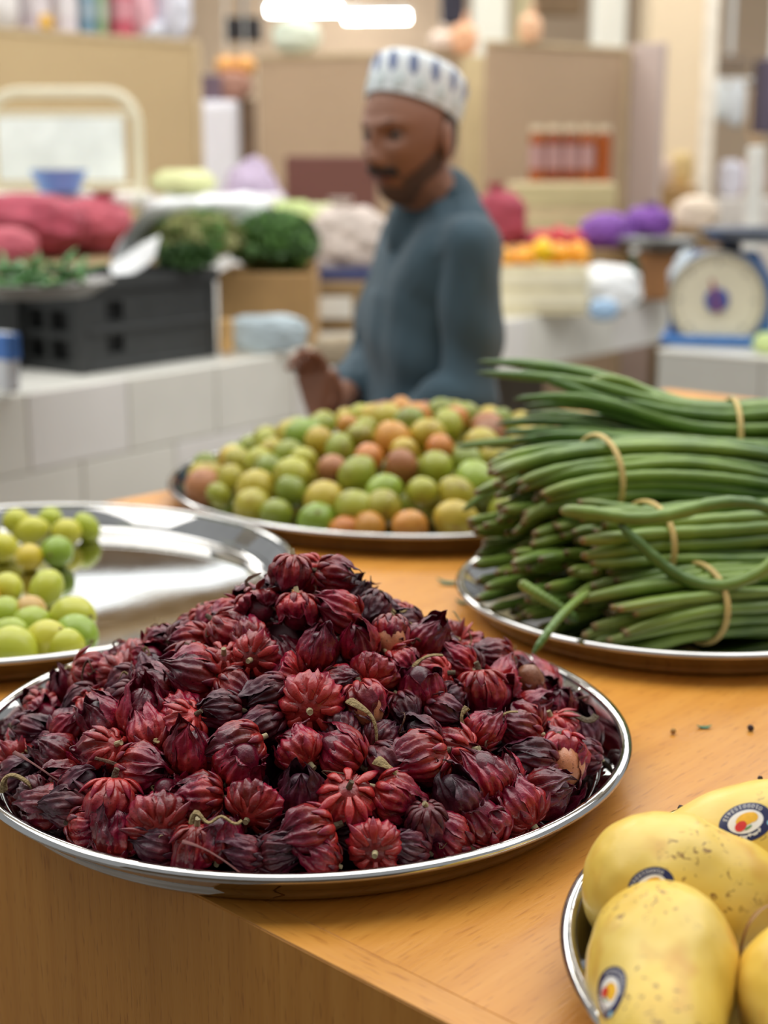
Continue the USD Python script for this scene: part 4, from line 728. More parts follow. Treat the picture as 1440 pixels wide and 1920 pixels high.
ROS_Z = TABLE_Z+.0312
def mound_h(x, y):
    r = np.hypot(x-ROS_C[0], y-ROS_C[1])/.236
    return ROS_Z-.022+1*(.106*np.clip(1-r**1.40, 0, 1)+.028*np.exp(-((np.asarray(x)-ROS_C[0]-.012)**2+(np.asarray(y)-ROS_C[1])**2)/.050**2))*(1+.10*(meshkit.noise(np.stack([np.asarray(x)*14, np.asarray(y)*14, 0*np.asarray(x)], -1), 3)-.5))
def on_mound(px, py, lift=0.0, h=mound_h):
    d = ray(px, py); best = None
    for t in np.linspace(.72, 1.75, 2000):
        p = CAM+d*t
        if p[2] <= float(h(p[0], p[1]))+lift: return p
    return None
def normal_of(h, x, y, e=.01):
    n = np.array([float(h(x-e, y)-h(x+e, y)), float(h(x, y-e)-h(x, y+e)), 2*e]); return n/np.linalg.norm(n)
VIEW = np.array([0.0, -cp, sp])                                 # towards the lens
# the calyces that can be told apart in the photo: place, direction of the tips (degrees on screen, 90 = up) or 'base' / 'tips' facing, kind, size, label
HERO = [
 (546, 1076, -95, -.1, 'open', 1.0, 'red roselle calyx with its base up, at the very top of the heap'), (628, 1078, -12, .1, 'side', .95, 'red roselle calyx pointing right, beside the topmost one'),
 (469, 1101, 172, .1, 'dark', 1.0, 'dark purple roselle calyx lying on its side, left of the topmost ones'), (556, 1150, -90, .25, 'open', 1.0, 'bright red roselle calyx hanging tips down, just under the topmost one'),
 (636, 1150, 160, .25, 'side', 1.05, 'striped red roselle calyx right of the bright hanging one near the top'), (483, 1228, 30, -.95, 'star', .95, 'ribbed star-like roselle base with a dark stem stub on the upper left slope'),
 (594, 1221, 85, .3, 'side', .95, 'upright crimson roselle calyx in the middle of the upper slope'), (671, 1205, 110, .3, 'side', .95, 'pointed roselle calyx leaning up left on the upper slope'),
 (733, 1190, -90, .5, 'pod', .95, 'roselle calyx with a round orange pod showing near the top right'), (799, 1200, 60, .2, 'side', 1.05, None), (584, 1318, 80, -1.5, 'star', 1.22, 'large red star-shaped roselle base facing the viewer in the middle of the heap'),
 (501, 1303, 200, .2, 'dark', 1.05, 'dark wrinkled roselle calyx left of the large star-shaped one'), (685, 1318, -70, .5, 'pod', 1.0, 'roselle calyx with an orange red pod, right of the large star-shaped one'),
 (786, 1285, 95, .2, 'open', 1.2, 'big roselle calyx with long pointed tips up, right half of the heap'), (415, 1333, 180, .2, 'dark', .95, 'dark ribbed roselle calyx between the big bright one and the large star'),
 (362, 1268, 172, .2, 'side', 1.3, 'big bright red ribbed roselle calyx on the left slope'), (266, 1335, 88, .25, 'side', 1.15, 'plump upright roselle calyx on the left slope'), (196, 1350, 118, .2, 'side', 1.05, None),
 (193, 1412, 215, -.55, 'open', 1.05, 'roselle calyx showing a pale stub at its right, left part of the heap'), (346, 1360, 225, -.45, 'star', .9, None), (362, 1412, 70, .25, 'side', 1.1, None), (262, 1441, -5, .2, 'side', 1.0, None),
 (104, 1408, 140, .2, 'side', .95, None), (133, 1364, 60, .3, 'side', .95, None), (60, 1373, -10, .2, 'dark', 1.0, None), (66, 1283, -92, .1, 'side', 1.1, 'roselle calyx with its stem up at the far left of the heap'),
 (170, 1264, -20, -.3, 'open', 1.05, None), (213, 1505, -90, .1, 'side', 1.1, 'crimson roselle calyx with its ribs upright, front left above the rim'), (298, 1535, 120, -.9, 'star', 1.1, 'roselle calyx with a cream stem stub facing the viewer, front left above the rim'),
 (152, 1472, 45, .3, 'dark', 1.0, None), (112, 1522, 190, -.2, 'dark', 1.1, None), (451, 1430, 60, .4, 'open', 1.1, 'crumpled pink red roselle calyx left of centre'), (378, 1497, 180, .1, 'side', .95, None),
 (480, 1507, 60, -.8, 'star', 1.0, 'glossy roselle base with a dark stub facing the viewer, front left of centre'), (408, 1567, 90, .1, 'open', 1.05, 'roselle calyx edged with dry curls, at the front rim left of centre'), (198, 1575, 85, .2, 'side', 1.0, None), (280, 1590, 160, .2, 'dark', 1.0, None),
 (357, 1600, -95, -.2, 'side', 1.0, None), (458, 1612, 170, .1, 'dark', .85, None), (450, 1400, 200, .3, 'side', 1.05, None), (558, 1400, 130, -.55, 'open', 1.05, 'plump roselle calyx with a stub low on its right, below the large star'),
 (640, 1412, 145, -.1, 'side', 1.05, 'roselle calyx with a pale ringed base at its right, below the large star'), (789, 1374, 150, .2, 'dark', .9, None), (792, 1424, 200, .2, 'side', 1.15, None), (564, 1485, 95, .5, 'dark', 1.1, None), (649, 1503, -100, -.7, 'star', 1.05, 'roselle base with yellow flecks facing up, front centre'),
 (707, 1587, 90, -1.6, 'star', 1.02, 'bright pumpkin-like roselle base with a round cut stem, at the front rim'), (578, 1565, 195, .2, 'side', 1.15, 'pointed red roselle calyx lying left, at the front of the heap'), (744, 1497, -25, .1, 'side', 1.1, None), (799, 1545, -90, -.4, 'dark', .95, None),
 (520, 1610, 10, .2, 'dark', .95, None), (604, 1618, 150, .2, 'side', .8, None), (778, 1598, 160, .2, 'dark', .85, None), (902, 1300, -85, .1, 'side', 1.15, 'large roselle calyx with a grey bloom on top, on the right slope'), (929, 1234, 180, .1, 'side', .95, None), (992, 1280, 90, .6, 'pod', .9, 'roselle calyx with a greenish pod near the right rim'),
 (1046, 1322, 80, .3, 'side', .95, None), (905, 1365, 60, -.3, 'side', .95, None), (979, 1372, 170, .2, 'side', .9, None), (1000, 1424, 170, .2, 'dark', 1.1, None), (1055, 1426, -90, .7, 'pod', 1.25, 'roselle calyx with a big pale pod exposed, at the right of the heap'), (1119, 1420, 170, .2, 'dark', 1.0, None),
 (1131, 1380, 110, .1, 'dark', .95, None), (911, 1457, 110, .2, 'side', 1.15, 'smooth plump roselle calyx, right part of the front slope'), (856, 1492, 120, .2, 'dark', 1.15, None), (992, 1520, 130, -.4, 'open', 1.1, 'roselle calyx with orange flecks by the right front rim'), (1052, 1500, 20, .2, 'side', 1.1, None),
 (924, 1545, 110, .1, 'open', 1.1, 'bright torn roselle calyx near the right front rim'), (859, 1583, 150, .2, 'side', 1.05, None), (832, 1334, -20, .2, 'dark', .9, None), (853, 1240, 150, .2, 'side', .95, None), (704, 1260, 60, -.7, 'star', .95, None)]
ANCHOR = {(546, 1076): 'topmost one', (556, 1150): 'bright hanging one', (483, 1228): 'star on the upper left slope', (594, 1221): 'upright one of the upper slope', (733, 1190): 'one with a round orange pod',
  (584, 1318): 'large star-shaped base', (786, 1285): 'big long-tipped one', (362, 1268): 'big bright ribbed one', (266, 1335): 'plump upright one', (193, 1412): 'one with a pale stub', (66, 1283): 'one with its stem up',
  (213, 1505): 'upright-ribbed one at the rim', (298, 1535): 'one with a cream stub', (451, 1430): 'crumpled pink one', (480, 1507): 'glossy base with a dark stub', (558, 1400): 'plump one below the star', (640, 1412): 'one with a ringed base',
  (649, 1503): 'base with yellow flecks', (707, 1587): 'pumpkin-like base', (578, 1565): 'pointed one lying left', (902, 1300): 'one with grey bloom', (992, 1280): 'one with a greenish pod', (1055, 1426): 'one with a pale pod', (911, 1457): 'smooth plump one', (992, 1520): 'one with orange flecks', (924, 1545): 'bright torn one', (408, 1567): 'one with dry curls'}
LOOKS_AS = {'side': 'red', 'dark': 'shrivelled dark', 'star': 'ribbed base-up', 'open': 'open-tipped', 'pod': 'pod-showing'}
def pixel(p):
    q = p-CAM; z = -(q@BACK); return np.array([720+FOCAL_PX*(q@RIGHT)/z, 960-FOCAL_PX*(q@UP)/z])
_said = {}
def calyx_label(kind, p):
    n = normal_of(mound_h, p[0], p[1])
    if n@(CAM-p) < 0.02: return 'roselle calyx on the far side of the heap, hidden from the front', 'roselle calyces behind the heap'
    q = pixel(p); A = list(ANCHOR); k = min(A, key=lambda a: np.hypot(*(q-a))); d = q-np.array(k); s = math.hypot(*d)
    ang = math.degrees(math.atan2(-d[1], d[0])) % 360
    w = ['right of', 'above right of', 'above', 'above left of', 'left of', 'below left of', 'below', 'below right of'][int((ang+22.5)//45) % 8]
    for how in ('just', 'a little farther', 'well'):
        for extra in ('', 'small ' if s % 2 < 1 else 'plump '):
            t = f'{extra}{LOOKS_AS[kind]} roselle calyx {how} {w} the {ANCHOR[k]}'
            if t not in _said and (how != 'just' or s < 140): _said[t] = 1; return t, None
    return 'roselle calyx half buried between others on the heap', 'half buried roselle calyces'
ros_pts = []; turn = {k: 0 for k in K}
def put_calyx(kind, p, axis, size, label, roll, deep=False):
    i = turn[kind]; turn[kind] += 1; size *= .81; L = .036*size
    q = p[:2]-ROS_C; r = np.hypot(*q); lim = ROS_R-.018-.022*size
    if r > lim: p = np.array([*(ROS_C+q*lim/r), max(p[2], ROS_Z-.004)])
    R = frame_from(axis) @ rotz(roll)
    grp = None
    if not label: label, grp = calyx_label(kind, p) if not deep else ('roselle calyx deep in a gap between the outer ones of the heap', 'roselle calyces deep in the gaps')
    copy(K[kind][i % len(K[kind])], 'roselle_calyx', label, 'roselle', p-R[:, 2]*L*.45, R, grp, size*rng.uniform(.96, 1.04))
    ros_pts.append(p)
for px, py, ang, facing, kind, size, label in HERO:
    p = on_mound(px, py, .012)
    if p is None: continue
    a = math.radians(ang); f = np.clip(facing, -.97, .97) if abs(facing) < 1.2 else math.copysign(.985, facing)
    s = math.sqrt(1-f*f); axis = s*(math.cos(a)*RIGHT+math.sin(a)*UP)+f*BACK
    put_calyx(kind, p, axis, size, label, rng.uniform(0, 360))
def scatter(n_try, gap, depth, kinds, seed, rmax=.228):
    g = np.random.default_rng(seed)
    for _ in range(n_try):
        r, a = rmax*math.sqrt(g.random()), g.uniform(0, 2*PI); x, y = ROS_C[0]+r*math.cos(a), ROS_C[1]+r*math.sin(a)
        p = np.array([x, y, float(mound_h(x, y))+depth])
        if p[2] < TABLE_Z+.021: continue
        nv_ = float(normal_of(mound_h, x, y)@(CAM-p))
        if nv_ < (-.22 if depth > 0 else .12): continue
        if ros_pts and np.min(np.linalg.norm(np.array(ros_pts)-p, axis=1)) < gap: continue
        ax = g.normal(size=3); ax -= .45*normal_of(mound_h, x, y)*(ax@normal_of(mound_h, x, y)); ax /= np.linalg.norm(ax)
        put_calyx(kinds[int(g.integers(len(kinds)))], p, ax, g.uniform(.84, 1.04), None, g.uniform(0, 360), depth < 0)
scatter(7000, .0238, .004, ['side', 'side', 'side', 'dark', 'dark', 'open', 'star'], 5)
n_surface = len(ros_pts)
scatter(3000, .0285, -.022, ['side', 'dark'], 6, .222)
print('calyces', n_surface, len(ros_pts))
# what lies inside the heap, under the calyces one can see
def instancer(name, kinds, pos, quats_R, scales, label, cat):
    pi = UsdGeom.PointInstancer.Define(stage, '/World/'+name); pr = pi.GetPrim()
    targets = []
    for i, (m, mat) in enumerate(kinds):
        q = f'/World/{name}/kind_{i}'; usdkit.mesh(stage, q, m, mat, smooth=True); targets.append(q)
    pi.CreatePrototypesRel().SetTargets(targets)
    g = np.random.default_rng(3); n = len(pos)
    pi.CreateProtoIndicesAttr(Vt.IntArray(g.integers(0, len(kinds), n).tolist()))
    pi.CreatePositionsAttr(Vt.Vec3fArray.FromNumpy(np.asarray(pos, np.float32)))
    q = g.normal(size=(n, 4)); q /= np.linalg.norm(q, axis=1, keepdims=True)
    pi.CreateOrientationsAttr(Vt.QuathArray([Gf.Quath(*map(float, r)) for r in q]))
    pi.CreateScalesAttr(Vt.Vec3fArray.FromNumpy(np.repeat(np.asarray(scales, np.float32)[:, None], 3, 1)))
    return setdata(pr, label, cat, None, 'stuff')
g = np.random.default_rng(8); inner = []
for _ in range(9000):
    r, a = .215*math.sqrt(g.random()), g.uniform(0, 2*PI); x, y = ROS_C[0]+r*math.cos(a), ROS_C[1]+r*math.sin(a); z = g.uniform(TABLE_Z+.022, TABLE_Z+.16)
    if z > float(mound_h(x, y))-.030 or (inner and np.min(np.linalg.norm(np.array(inner)-(x, y, z), axis=1)) < .026): continue
    inner.append((x, y, z))
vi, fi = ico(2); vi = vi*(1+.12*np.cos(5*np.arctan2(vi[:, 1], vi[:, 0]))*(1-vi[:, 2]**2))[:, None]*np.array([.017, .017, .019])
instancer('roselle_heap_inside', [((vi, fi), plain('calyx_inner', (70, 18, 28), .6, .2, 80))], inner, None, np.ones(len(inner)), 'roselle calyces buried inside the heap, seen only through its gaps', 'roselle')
# dry bits lying among them
DRY = plain('dry_petal', (150, 128, 86), .85, .25, 200, bump=.5, bscale=500); DRY2 = plain('dry_stalk', (112, 62, 58), .7, .25, 200)
def curly(px, py, pts, r, mat, name, label, c):
    p = on_mound(px, py, .020)
    P = np.array([p+x*RIGHT*.01+y*UP*.01+z*BACK*.01 for x, y, z in pts])
    q = spline(P, 18); t = np.linspace(0, 1, 18)
    m = tube(q, r*(.45+.9*np.interp(t, [0, .12, .3, 1], [1.9, 1.5, .6, .5])), 7, flat=.45)
    setdata(obj(name, m, mat, None, 40), label, c)
curly(700, 1345, [(-1.6, 1.2, .6), (-1.0, .9, .9), (-.2, .3, .9), (.2, -.8, .8), (.3, -2.0, .5), (.7, -2.8, .2)], .0021, DRY, 'dry_flower_stalk', 'curved dry flower stalk with a pale frilled end, right of the large star', 'dry stalk')
curly(95, 1440, [(-2.3, 1.2, .8), (-1.2, .6, .9), (0, -.2, .9), (1.4, -1.2, .7)], .0011, DRY2, 'dry_stalk', 'thin reddish dry stalk across the calyces at the left edge', 'dry stalk')
curly(400, 1600, [(-1.8, .9, .8), (-.5, .5, .9), (.7, -.2, .9), (1.9, -1.2, .6)], .0010, DRY2, 'dry_stalk', 'thin dark stalk at the front rim left of centre', 'dry stalk')
curly(408, 1545, [(-1.5, .3, 1), (-1.1, .9, 1.1), (-.4, .3, 1.1), (.3, .7, 1.1), (1.0, .3, 1), (1.6, .4, .8)], .0020, DRY, 'dry_petal_curl', 'pale dry curled petal on a calyx at the front rim', 'dry petal')
curly(40, 1462, [(-1, -.6, .8), (-.4, .5, 1), (.4, .2, 1), (1, -.6, .7)], .0026, DRY, 'dry_petal_curl', 'crumpled pale dry petal at the left edge of the heap', 'dry petal')
curly(735, 1440, [(-1, .6, .7), (-.2, .2, 1), (.5, -.4, 1), (1, -1.1, .7)], .0028, DRY, 'dry_petal_curl', 'shredded pale dry petal in the right middle of the heap', 'dry petal')
curly(1085, 1348, [(-1.4, -.1, .6), (-.6, .5, 1), (.3, .1, 1.1), (1.2, .4, .8)], .0032, STEM_DARK, 'dry_petal_curl', 'dark shredded dry bits near the right rim', 'dry petal')
curly(888, 1345, [(-.5, .8, .8), (-.9, 0, 1), (-.4, -.7, 1)], .0017, DRY, 'dry_petal_curl', 'pale dry curl hooked over a calyx on the right slope', 'dry petal')
curly(955, 1347, [(-.9, -.5, .8), (-.5, .4, 1), (.5, .6, 1)], .0017, DRY, 'dry_petal_curl', 'pale dry hook between two calyces on the right slope', 'dry petal')
curly(808, 1240, [(-1.2, -.3, .8), (-.4, .4, 1), (.8, .5, .8)], .0024, DRY, 'dry_petal_curl', 'tan dry petal on the upper right slope', 'dry petal')

g = np.random.default_rng(77); bits = []
for _ in range(150):
    r, a = .225*math.sqrt(g.random()), g.uniform(0, 2*PI); x, y = ROS_C[0]+r*math.cos(a), ROS_C[1]+r*math.sin(a); p = np.array([x, y, float(mound_h(x, y))+g.uniform(.004, .019)])
    if normal_of(mound_h, x, y)@(CAM-p) < -.1: continue
    L = g.uniform(.006, .015); c = np.cumsum(np.vstack([np.zeros(3), g.normal(0, L/3, (4, 3))]), axis=0); bits.append(tube(p+spline(c, 9), g.uniform(.0006, .0017)*np.array([.3, .8, 1, 1.1, .9, 1, .8, .6, .2]), 5, flat=.4))
bm = cat_m(bits); half = len(bits)//2
setdata(obj('dry_fragments', cat_m(bits[:half]), DRY, None, True, kind='stuff'), 'small pale dry petal fragments strewn over the roselle heap', 'dry petals'); setdata(obj('dry_fragments', cat_m(bits[half:]), BRACT_MAT, None, True, kind='stuff'), 'small brown dry petal fragments strewn over the roselle heap', 'dry petals')
# ---------------------------------------------------------------- limes and small fruit
def fruit_look(name, c1, c2, c3, rough=.32, bscale=220, spots=.0):
    n = {'tc': ('texture_coordinate', {}), 'oi': ('object_info', {}), 'sc': ('vector_math', {'math_type': 'scale', 'scale': 31.0}), 'vm': ('vector_math', {'math_type': 'add'}),
         'n': ('noise_texture', {'scale': 24.0, 'detail': 3.0}), 'ad': ('math', {'math_type': 'multiply_add', 'value2': .5, 'value3': -.25}), 'ad2': ('math', {'math_type': 'add'}),
         'r': ('rgb_ramp', {'ramp': [(.12, lin(*c1)), (.5, lin(*c2)), (.88, lin(*c3))]}), 'n2': ('noise_texture', {'scale': bscale, 'detail': 2.0}), 'b': ('bump', {'strength': .18, 'distance': .001}),
         'n3': ('noise_texture', {'scale': 48.0, 'detail': 4.0, 'roughness': .65}), 'sr': ('rgb_ramp', {'ramp': [(.34, (.66, .46, .30)), (.50, (1, 1, 1))]}), 'mx': ('mix_color', {'blend_type': 'multiply', 'fac': spots}),
         'p': ('principled_bsdf', {'roughness': rough, 'specular_ior_level': .5})}
    return look(name, n, [('oi.location', 'sc.vector1'), ('tc.object', 'vm.vector1'), ('sc.vector', 'vm.vector2'), ('vm.vector', 'n.vector'), ('vm.vector', 'n3.vector'), ('tc.object', 'n2.vector'), ('n.fac', 'ad.value1'), ('oi.random', 'ad2.value1'), ('ad.value', 'ad2.value2'),
         ('ad2.value', 'r.fac'), ('n3.fac', 'sr.fac'), ('r.color', 'mx.a'), ('sr.color', 'mx.b'), ('mx.result', 'p.base_color'), ('n2.fac', 'b.height'), ('b.normal', 'p.normal')])
L_GREEN = fruit_look('lime_green_skin', (98, 138, 36), (116, 150, 40), (138, 164, 46)); L_YEL = fruit_look('lime_yellow_green_skin', (156, 172, 48), (176, 184, 52), (196, 190, 58)); L_GOLD = fruit_look('lime_yellow_skin', (200, 176, 48), (208, 182, 50), (210, 168, 56)); L_TAN = fruit_look('lime_tan_skin', (190, 160, 80), (196, 158, 84), (180, 140, 76))

def fruit_kind(name, mat, size, seed, nip=.10, scar=True):
    k = kind_of(name); v, f = ico(3); g = np.random.default_rng(seed); z = v[:, 2]
    b = v*(1+.05*(meshkit.fbm(v*1.7+seed, 2, seed)-.5))[:, None]
    b[:, 2] += nip*np.sign(z)*np.maximum(np.abs(z)-.80, 0)*2.2; b[:, :2] *= (1+.04*z)[:, None]
    b = b*np.asarray(size)
    obj('fruit', (b, f), mat, k, smooth=True)
    top = b[:, 2].max()
    if scar: obj('stem_scar', lathe([(0.0001, top-.0014), (size[0]*.13, top-.0014), (size[0]*.12, top+.0002), (size[0]*.07, top+.0004), (0.0001, top-.0004)], 12), SCAR, k)
    return k
LIME = {c: [fruit_kind('lime', m, s, i*7+j, .12) for j, s in enumerate([(.0168, .0168, .0178), (.0160, .0163, .0200), (.0175, .0172, .0185)])] for i, (c, m) in enumerate((('green', L_GREEN), ('yellow green', L_YEL), ('yellow', L_GOLD), ('tan', L_TAN)))}
LIMES = [  # place in the photo, colour, size, how far up (a second layer), label
 (31, 978, 'yellow green', .95, .012, 'yellow green lime at the back left of the tray'), (58, 995, 'yellow green', 1.08, .0, 'large pale lime in the back cluster, second from the left'), (94, 974, 'yellow green', .9, 0, 'yellow green lime at the very back of the cluster'),
 (125, 998, 'yellow green', 1.0, 0, 'lime between the very back one and the right one'), (162, 990, 'yellow green', .98, 0, 'yellow green lime at the right end of the back cluster'), (54, 1046, 'yellow', .95, 0, 'golden yellow lime in front of the back cluster'),
 (108, 1035, 'green', 1.1, 0, 'deep green lime in front of the back cluster'), (4, 1028, 'yellow green', 1.05, 0, 'lime cut by the left edge of the picture, beside the golden one'), (14, 1104, 'yellow green', 1.0, 0, 'olive lime at the left edge, level with the single yellow one'),
 (87, 1106, 'yellow green', 1.1, 0, 'single round yellow lime standing apart in the middle of the tray'), (8, 1152, 'yellow green', 1.0, 0, 'lime at the left edge behind the front group'), (56, 1148, 'tan', .98, 0, 'tan brownish lime behind the front group'),
 (60, 1172, 'yellow green', 1.1, 0, 'pale lime in the middle of the front group'), (135, 1158, 'yellow green', 1.28, 0, 'large oval yellow lime lying at the right of the front group'), (143, 1190, 'green', 1.2, 0, 'oval green lime under the large yellow one'),
 (86, 1203, 'yellow green', 1.15, 0, 'yellow green lime near the front rim, middle of its row'), (122, 1212, 'yellow green', 1.0, 0, 'pale green lime close to the front rim, right of its row'), (16, 1190, 'yellow green', 1.0, 0, 'lime at the left edge in the front group'), (24, 1218, 'yellow green', 1.25, 0, 'large pale lime at the front rim by the left edge'),
 (-26, 1000, 'yellow green', 1.0, 0, None), (-40, 1065, 'green', 1.0, 0, None), (-30, 1120, 'yellow', 1.0, 0, None), (-34, 1180, 'yellow green', 1.05, 0, None)]
lc = {}
for px, py, c, s, up, label in LIMES:
    r = .0165*s*.98; p = on(px, py, TABLE_Z+.0017+r+up); d = p[:2]-LIME_C; m = np.hypot(*d)
    if m > LIME_R-.021-r: p[:2] = LIME_C+d*(LIME_R-.021-r)/m
    i = lc[c] = lc.get(c, -1)+1
    ax = rng.normal(size=3); ax[2] *= .35
    copy(LIME[c][i % 3], 'lime', label or 'lime in the tray just beyond the left edge of the picture', 'lime', p, frame_from(ax), None if label else 'limes beyond the frame', s)

J_COL = {'green': fruit_look('jujube_green', (124, 138, 44), (148, 154, 50), (174, 172, 56), .34, 150, .6), 'yellow green': fruit_look('jujube_yellow_green', (150, 148, 46), (178, 164, 54), (196, 170, 62), .34, 150, .75),
         'orange': fruit_look('jujube_orange', (190, 132, 48), (198, 122, 56), (206, 148, 60), .36, 150, .45), 'brown': fruit_look('jujube_brown', (142, 92, 58), (164, 104, 62), (176, 120, 74), .45, 150, .6), 'bright': fruit_look('jujube_bright_green', (122, 148, 46), (136, 160, 50), (148, 168, 56), .3, 150, .2)}
JK = {c: [fruit_kind('jujube', m, s, 90+i*5+j, .05) for j, s in enumerate([(.0228, .0228, .0232), (.0216, .0220, .0262), (.0230, .0224, .0244)])] for i, (c, m) in enumerate(J_COL.items())}
def plum_h(x, y):
    r = np.hypot(np.asarray(x)-PLUM_C[0], np.asarray(y)-PLUM_C[1])/.322
    return TABLE_Z+.012+.094*np.clip(1-r**1.9, 0, 1)
fp = []
HEROF = [(585, 985, 'bright', 1.08, 'bright lime green fruit at the front rim of the heap'), (452, 918, 'orange', 1.05, 'golden orange fruit on the left front of the heap'), (838, 925, 'yellow green', 1.3, 'largest yellow green fruit at the right front of the heap'), (502, 905, 'brown', .9, 'brown fruit just right of the golden orange one'),
         (768, 990, 'orange', .95, 'orange brown fruit at the front rim, below the largest one'), (350, 915, 'yellow green', 1.1, 'fruit at the left front rim of the heap'), (362, 866, 'yellow green', 1.1, 'yellow fruit at the left end of the heap, behind the rim one'), (600, 880, 'yellow green', 1.25, 'pale yellow green fruit in the middle of the heap'),
         (612, 928, 'green', 1.05, 'olive green fruit below the pale middle one'), (545, 935, 'green', 1.0, 'green fruit left of the olive one'), (665, 955, 'green', 1.05, 'pale green fruit above the front rim, centre'), (718, 952, 'yellow green', 1.0, 'reddish-cheeked fruit above the front rim'), (772, 935, 'green', 1.0, 'green fruit left of the largest one'),
         (498, 945, 'bright', .9, 'small bright green fruit at the front, right of the golden one'), (700, 868, 'yellow green', 1.05, 'yellow fruit in the middle right of the heap'), (745, 765, 'yellow green', 1.15, 'fruit at the very top of the heap'), (480, 830, 'orange', .9, 'orange fruit on the upper left of the heap'), (660, 885, 'brown', .85, 'russet fruit in the middle of the heap'),
         (890, 870, 'orange', 1.0, 'orange fruit by the tips of the beans'), (875, 905, 'orange', 1.0, 'second orange fruit by the tips of the beans, lower'), (638, 1000, 'orange', .8, 'small tan fruit at the front rim'), (690, 990, 'orange', .85, 'tan fruit at the front rim, right of the small one')]
def put_fruit(p, c, s, label, grp=None):
    i = len(fp); ax = rng.normal(size=3); q = p[:2]-PLUM_C; r = np.hypot(*q); lim = PLUM_R-.020-.023*s
    if r > lim: p = np.array([*(PLUM_C+q*lim/r), p[2]])
    p[2] = max(p[2], TABLE_Z+.002+.023*s)
    copy(JK[c][i % 3], 'jujube_fruit', label, 'fruit', p, frame_from(ax), grp, s); fp.append(p)
for px, py, c, s, label in HEROF:
    p = on_mound(px, py, .010, plum_h)
    if p is not None: put_fruit(p, c, s, label)
FANCH = {(585, 985): 'bright green rim one', (452, 918): 'golden orange one', (838, 925): 'largest one', (350, 915): 'left rim one', (600, 880): 'pale middle one', (700, 868): 'yellow one of the middle right', (745, 765): 'topmost one', (480, 830): 'orange one of the upper left', (890, 870): 'orange one by the beans', (665, 955): 'pale green front one', (768, 990): 'orange brown rim one'}
def fruit_label(c, p):
    q = pixel(p); A = list(FANCH); k = min(A, key=lambda a: np.hypot(*(q-a))); d = q-np.array(k); ang = math.degrees(math.atan2(-d[1], d[0])) % 360
    w = ['right of', 'above right of', 'above', 'above left of', 'left of', 'below left of', 'below', 'below right of'][int((ang+22.5)//45) % 8]
    for how in ('just', 'a little farther', 'well'):
        t = f'{c} fruit {how} {w} the {FANCH[k]}'
        if t not in _said and (how != 'just' or math.hypot(*d) < 90): _said[t] = 1; return t, None
    return 'small fruit half hidden among others in the heap', 'half hidden fruit of the heap'
def scatter_fruit(n, gap, depth, seed):
    g = np.random.default_rng(seed); cols = ['green']*10+['yellow green']*11+['orange']*3+['brown']*2+['bright']
    for _ in range(n):
        r, a = .30*math.sqrt(g.random()), g.uniform(0, 2*PI); x, y = PLUM_C[0]+r*math.cos(a), PLUM_C[1]+r*math.sin(a); p = np.array([x, y, float(plum_h(x, y))+depth])
        if p[2] < TABLE_Z+.02 or np.min(np.linalg.norm(np.array(fp)-p, axis=1)) < gap: continue
        if normal_of(plum_h, x, y)@(CAM-p) < -.25: continue
        c = cols[int(g.integers(len(cols)))]; s = float(np.clip(g.normal(.93, .13), .7, 1.2))
        back = normal_of(plum_h, x, y)@(CAM-p) < .05
        lab, grp = ('small fruit on the far side of the heap', 'fruit behind the heap') if back else fruit_label(c, p) if depth >= 0 else ('small fruit lying under the outer ones of the heap', 'fruit under the outer ones')
        put_fruit(p, c, s, lab, grp)
scatter_fruit(5000, .0385, .004, 21); nfs = len(fp)
g = np.random.default_rng(9); inner = []
for _ in range(6000):
    r, a = .30*math.sqrt(g.random()), g.uniform(0, 2*PI); x, y = PLUM_C[0]+r*math.cos(a), PLUM_C[1]+r*math.sin(a); z = g.uniform(TABLE_Z+.027, TABLE_Z+.11)
    if z > float(plum_h(x, y))-.030 or (inner and np.min(np.linalg.norm(np.array(inner)-(x, y, z), axis=1)) < .036): continue
    inner.append((x, y, z))
vi, fi = ico(2)
instancer('fruit_heap_inside', [((vi*.024, fi), J_COL['green']), ((vi*.024, fi), J_COL['yellow green'])], inner, None, np.ones(len(inner)), 'small fruit buried inside the heap, seen only through its gaps', 'fruit')
print('fruit', nfs, len(fp))

# ---------------------------------------------------------------- bundles of long beans
BEAN_MAT = look('bean_skin', {
    'at': ('attribute', {'attribute': 'along'}), 'tc': ('texture_coordinate', {}), 'n': ('noise_texture', {'scale': 34.0, 'detail': 4.0}), 'ms': ('math', {'math_type': 'multiply_add', 'value2': .12, 'value3': -.06}), 'ad': ('math', {'math_type': 'add'}),
    'r': ('rgb_ramp', {'ramp': [(0, lin(120, 96, 62)), (.006, lin(148, 124, 80)), (.012, lin(124, 138, 68)), (.10, lin(128, 156, 76)), (.6, lin(110, 142, 72)), (.93, lin(90, 124, 66)), (1, lin(74, 96, 54))]}),
    'n2': ('noise_texture', {'scale': 14.0, 'detail': 2.0}), 'r2': ('rgb_ramp', {'ramp': [(.3, (.46, .56, .48)), (.7, (1.2, 1.12, .86))]}), 'mx': ('mix_color', {'blend_type': 'multiply', 'fac': 1.0}),
    'n3': ('noise_texture', {'scale': 160.0, 'detail': 3.0}), 'b': ('bump', {'strength': .25, 'distance': .002}), 'p': ('principled_bsdf', {'roughness': .36, 'specular_ior_level': .5})},
    [('tc.object', 'n.vector'), ('tc.object', 'n2.vector'), ('tc.object', 'n3.vector'), ('n.fac', 'ms.value1'), ('at.fac', 'ad.value1'), ('ms.value', 'ad.value2'), ('at.fac', 'r.fac'), ('r.color', 'mx.a'), ('n2.fac', 'r2.fac'), ('r2.color', 'mx.b'), ('mx.result', 'p.base_color'), ('n3.fac', 'b.height'), ('b.normal', 'p.normal')])
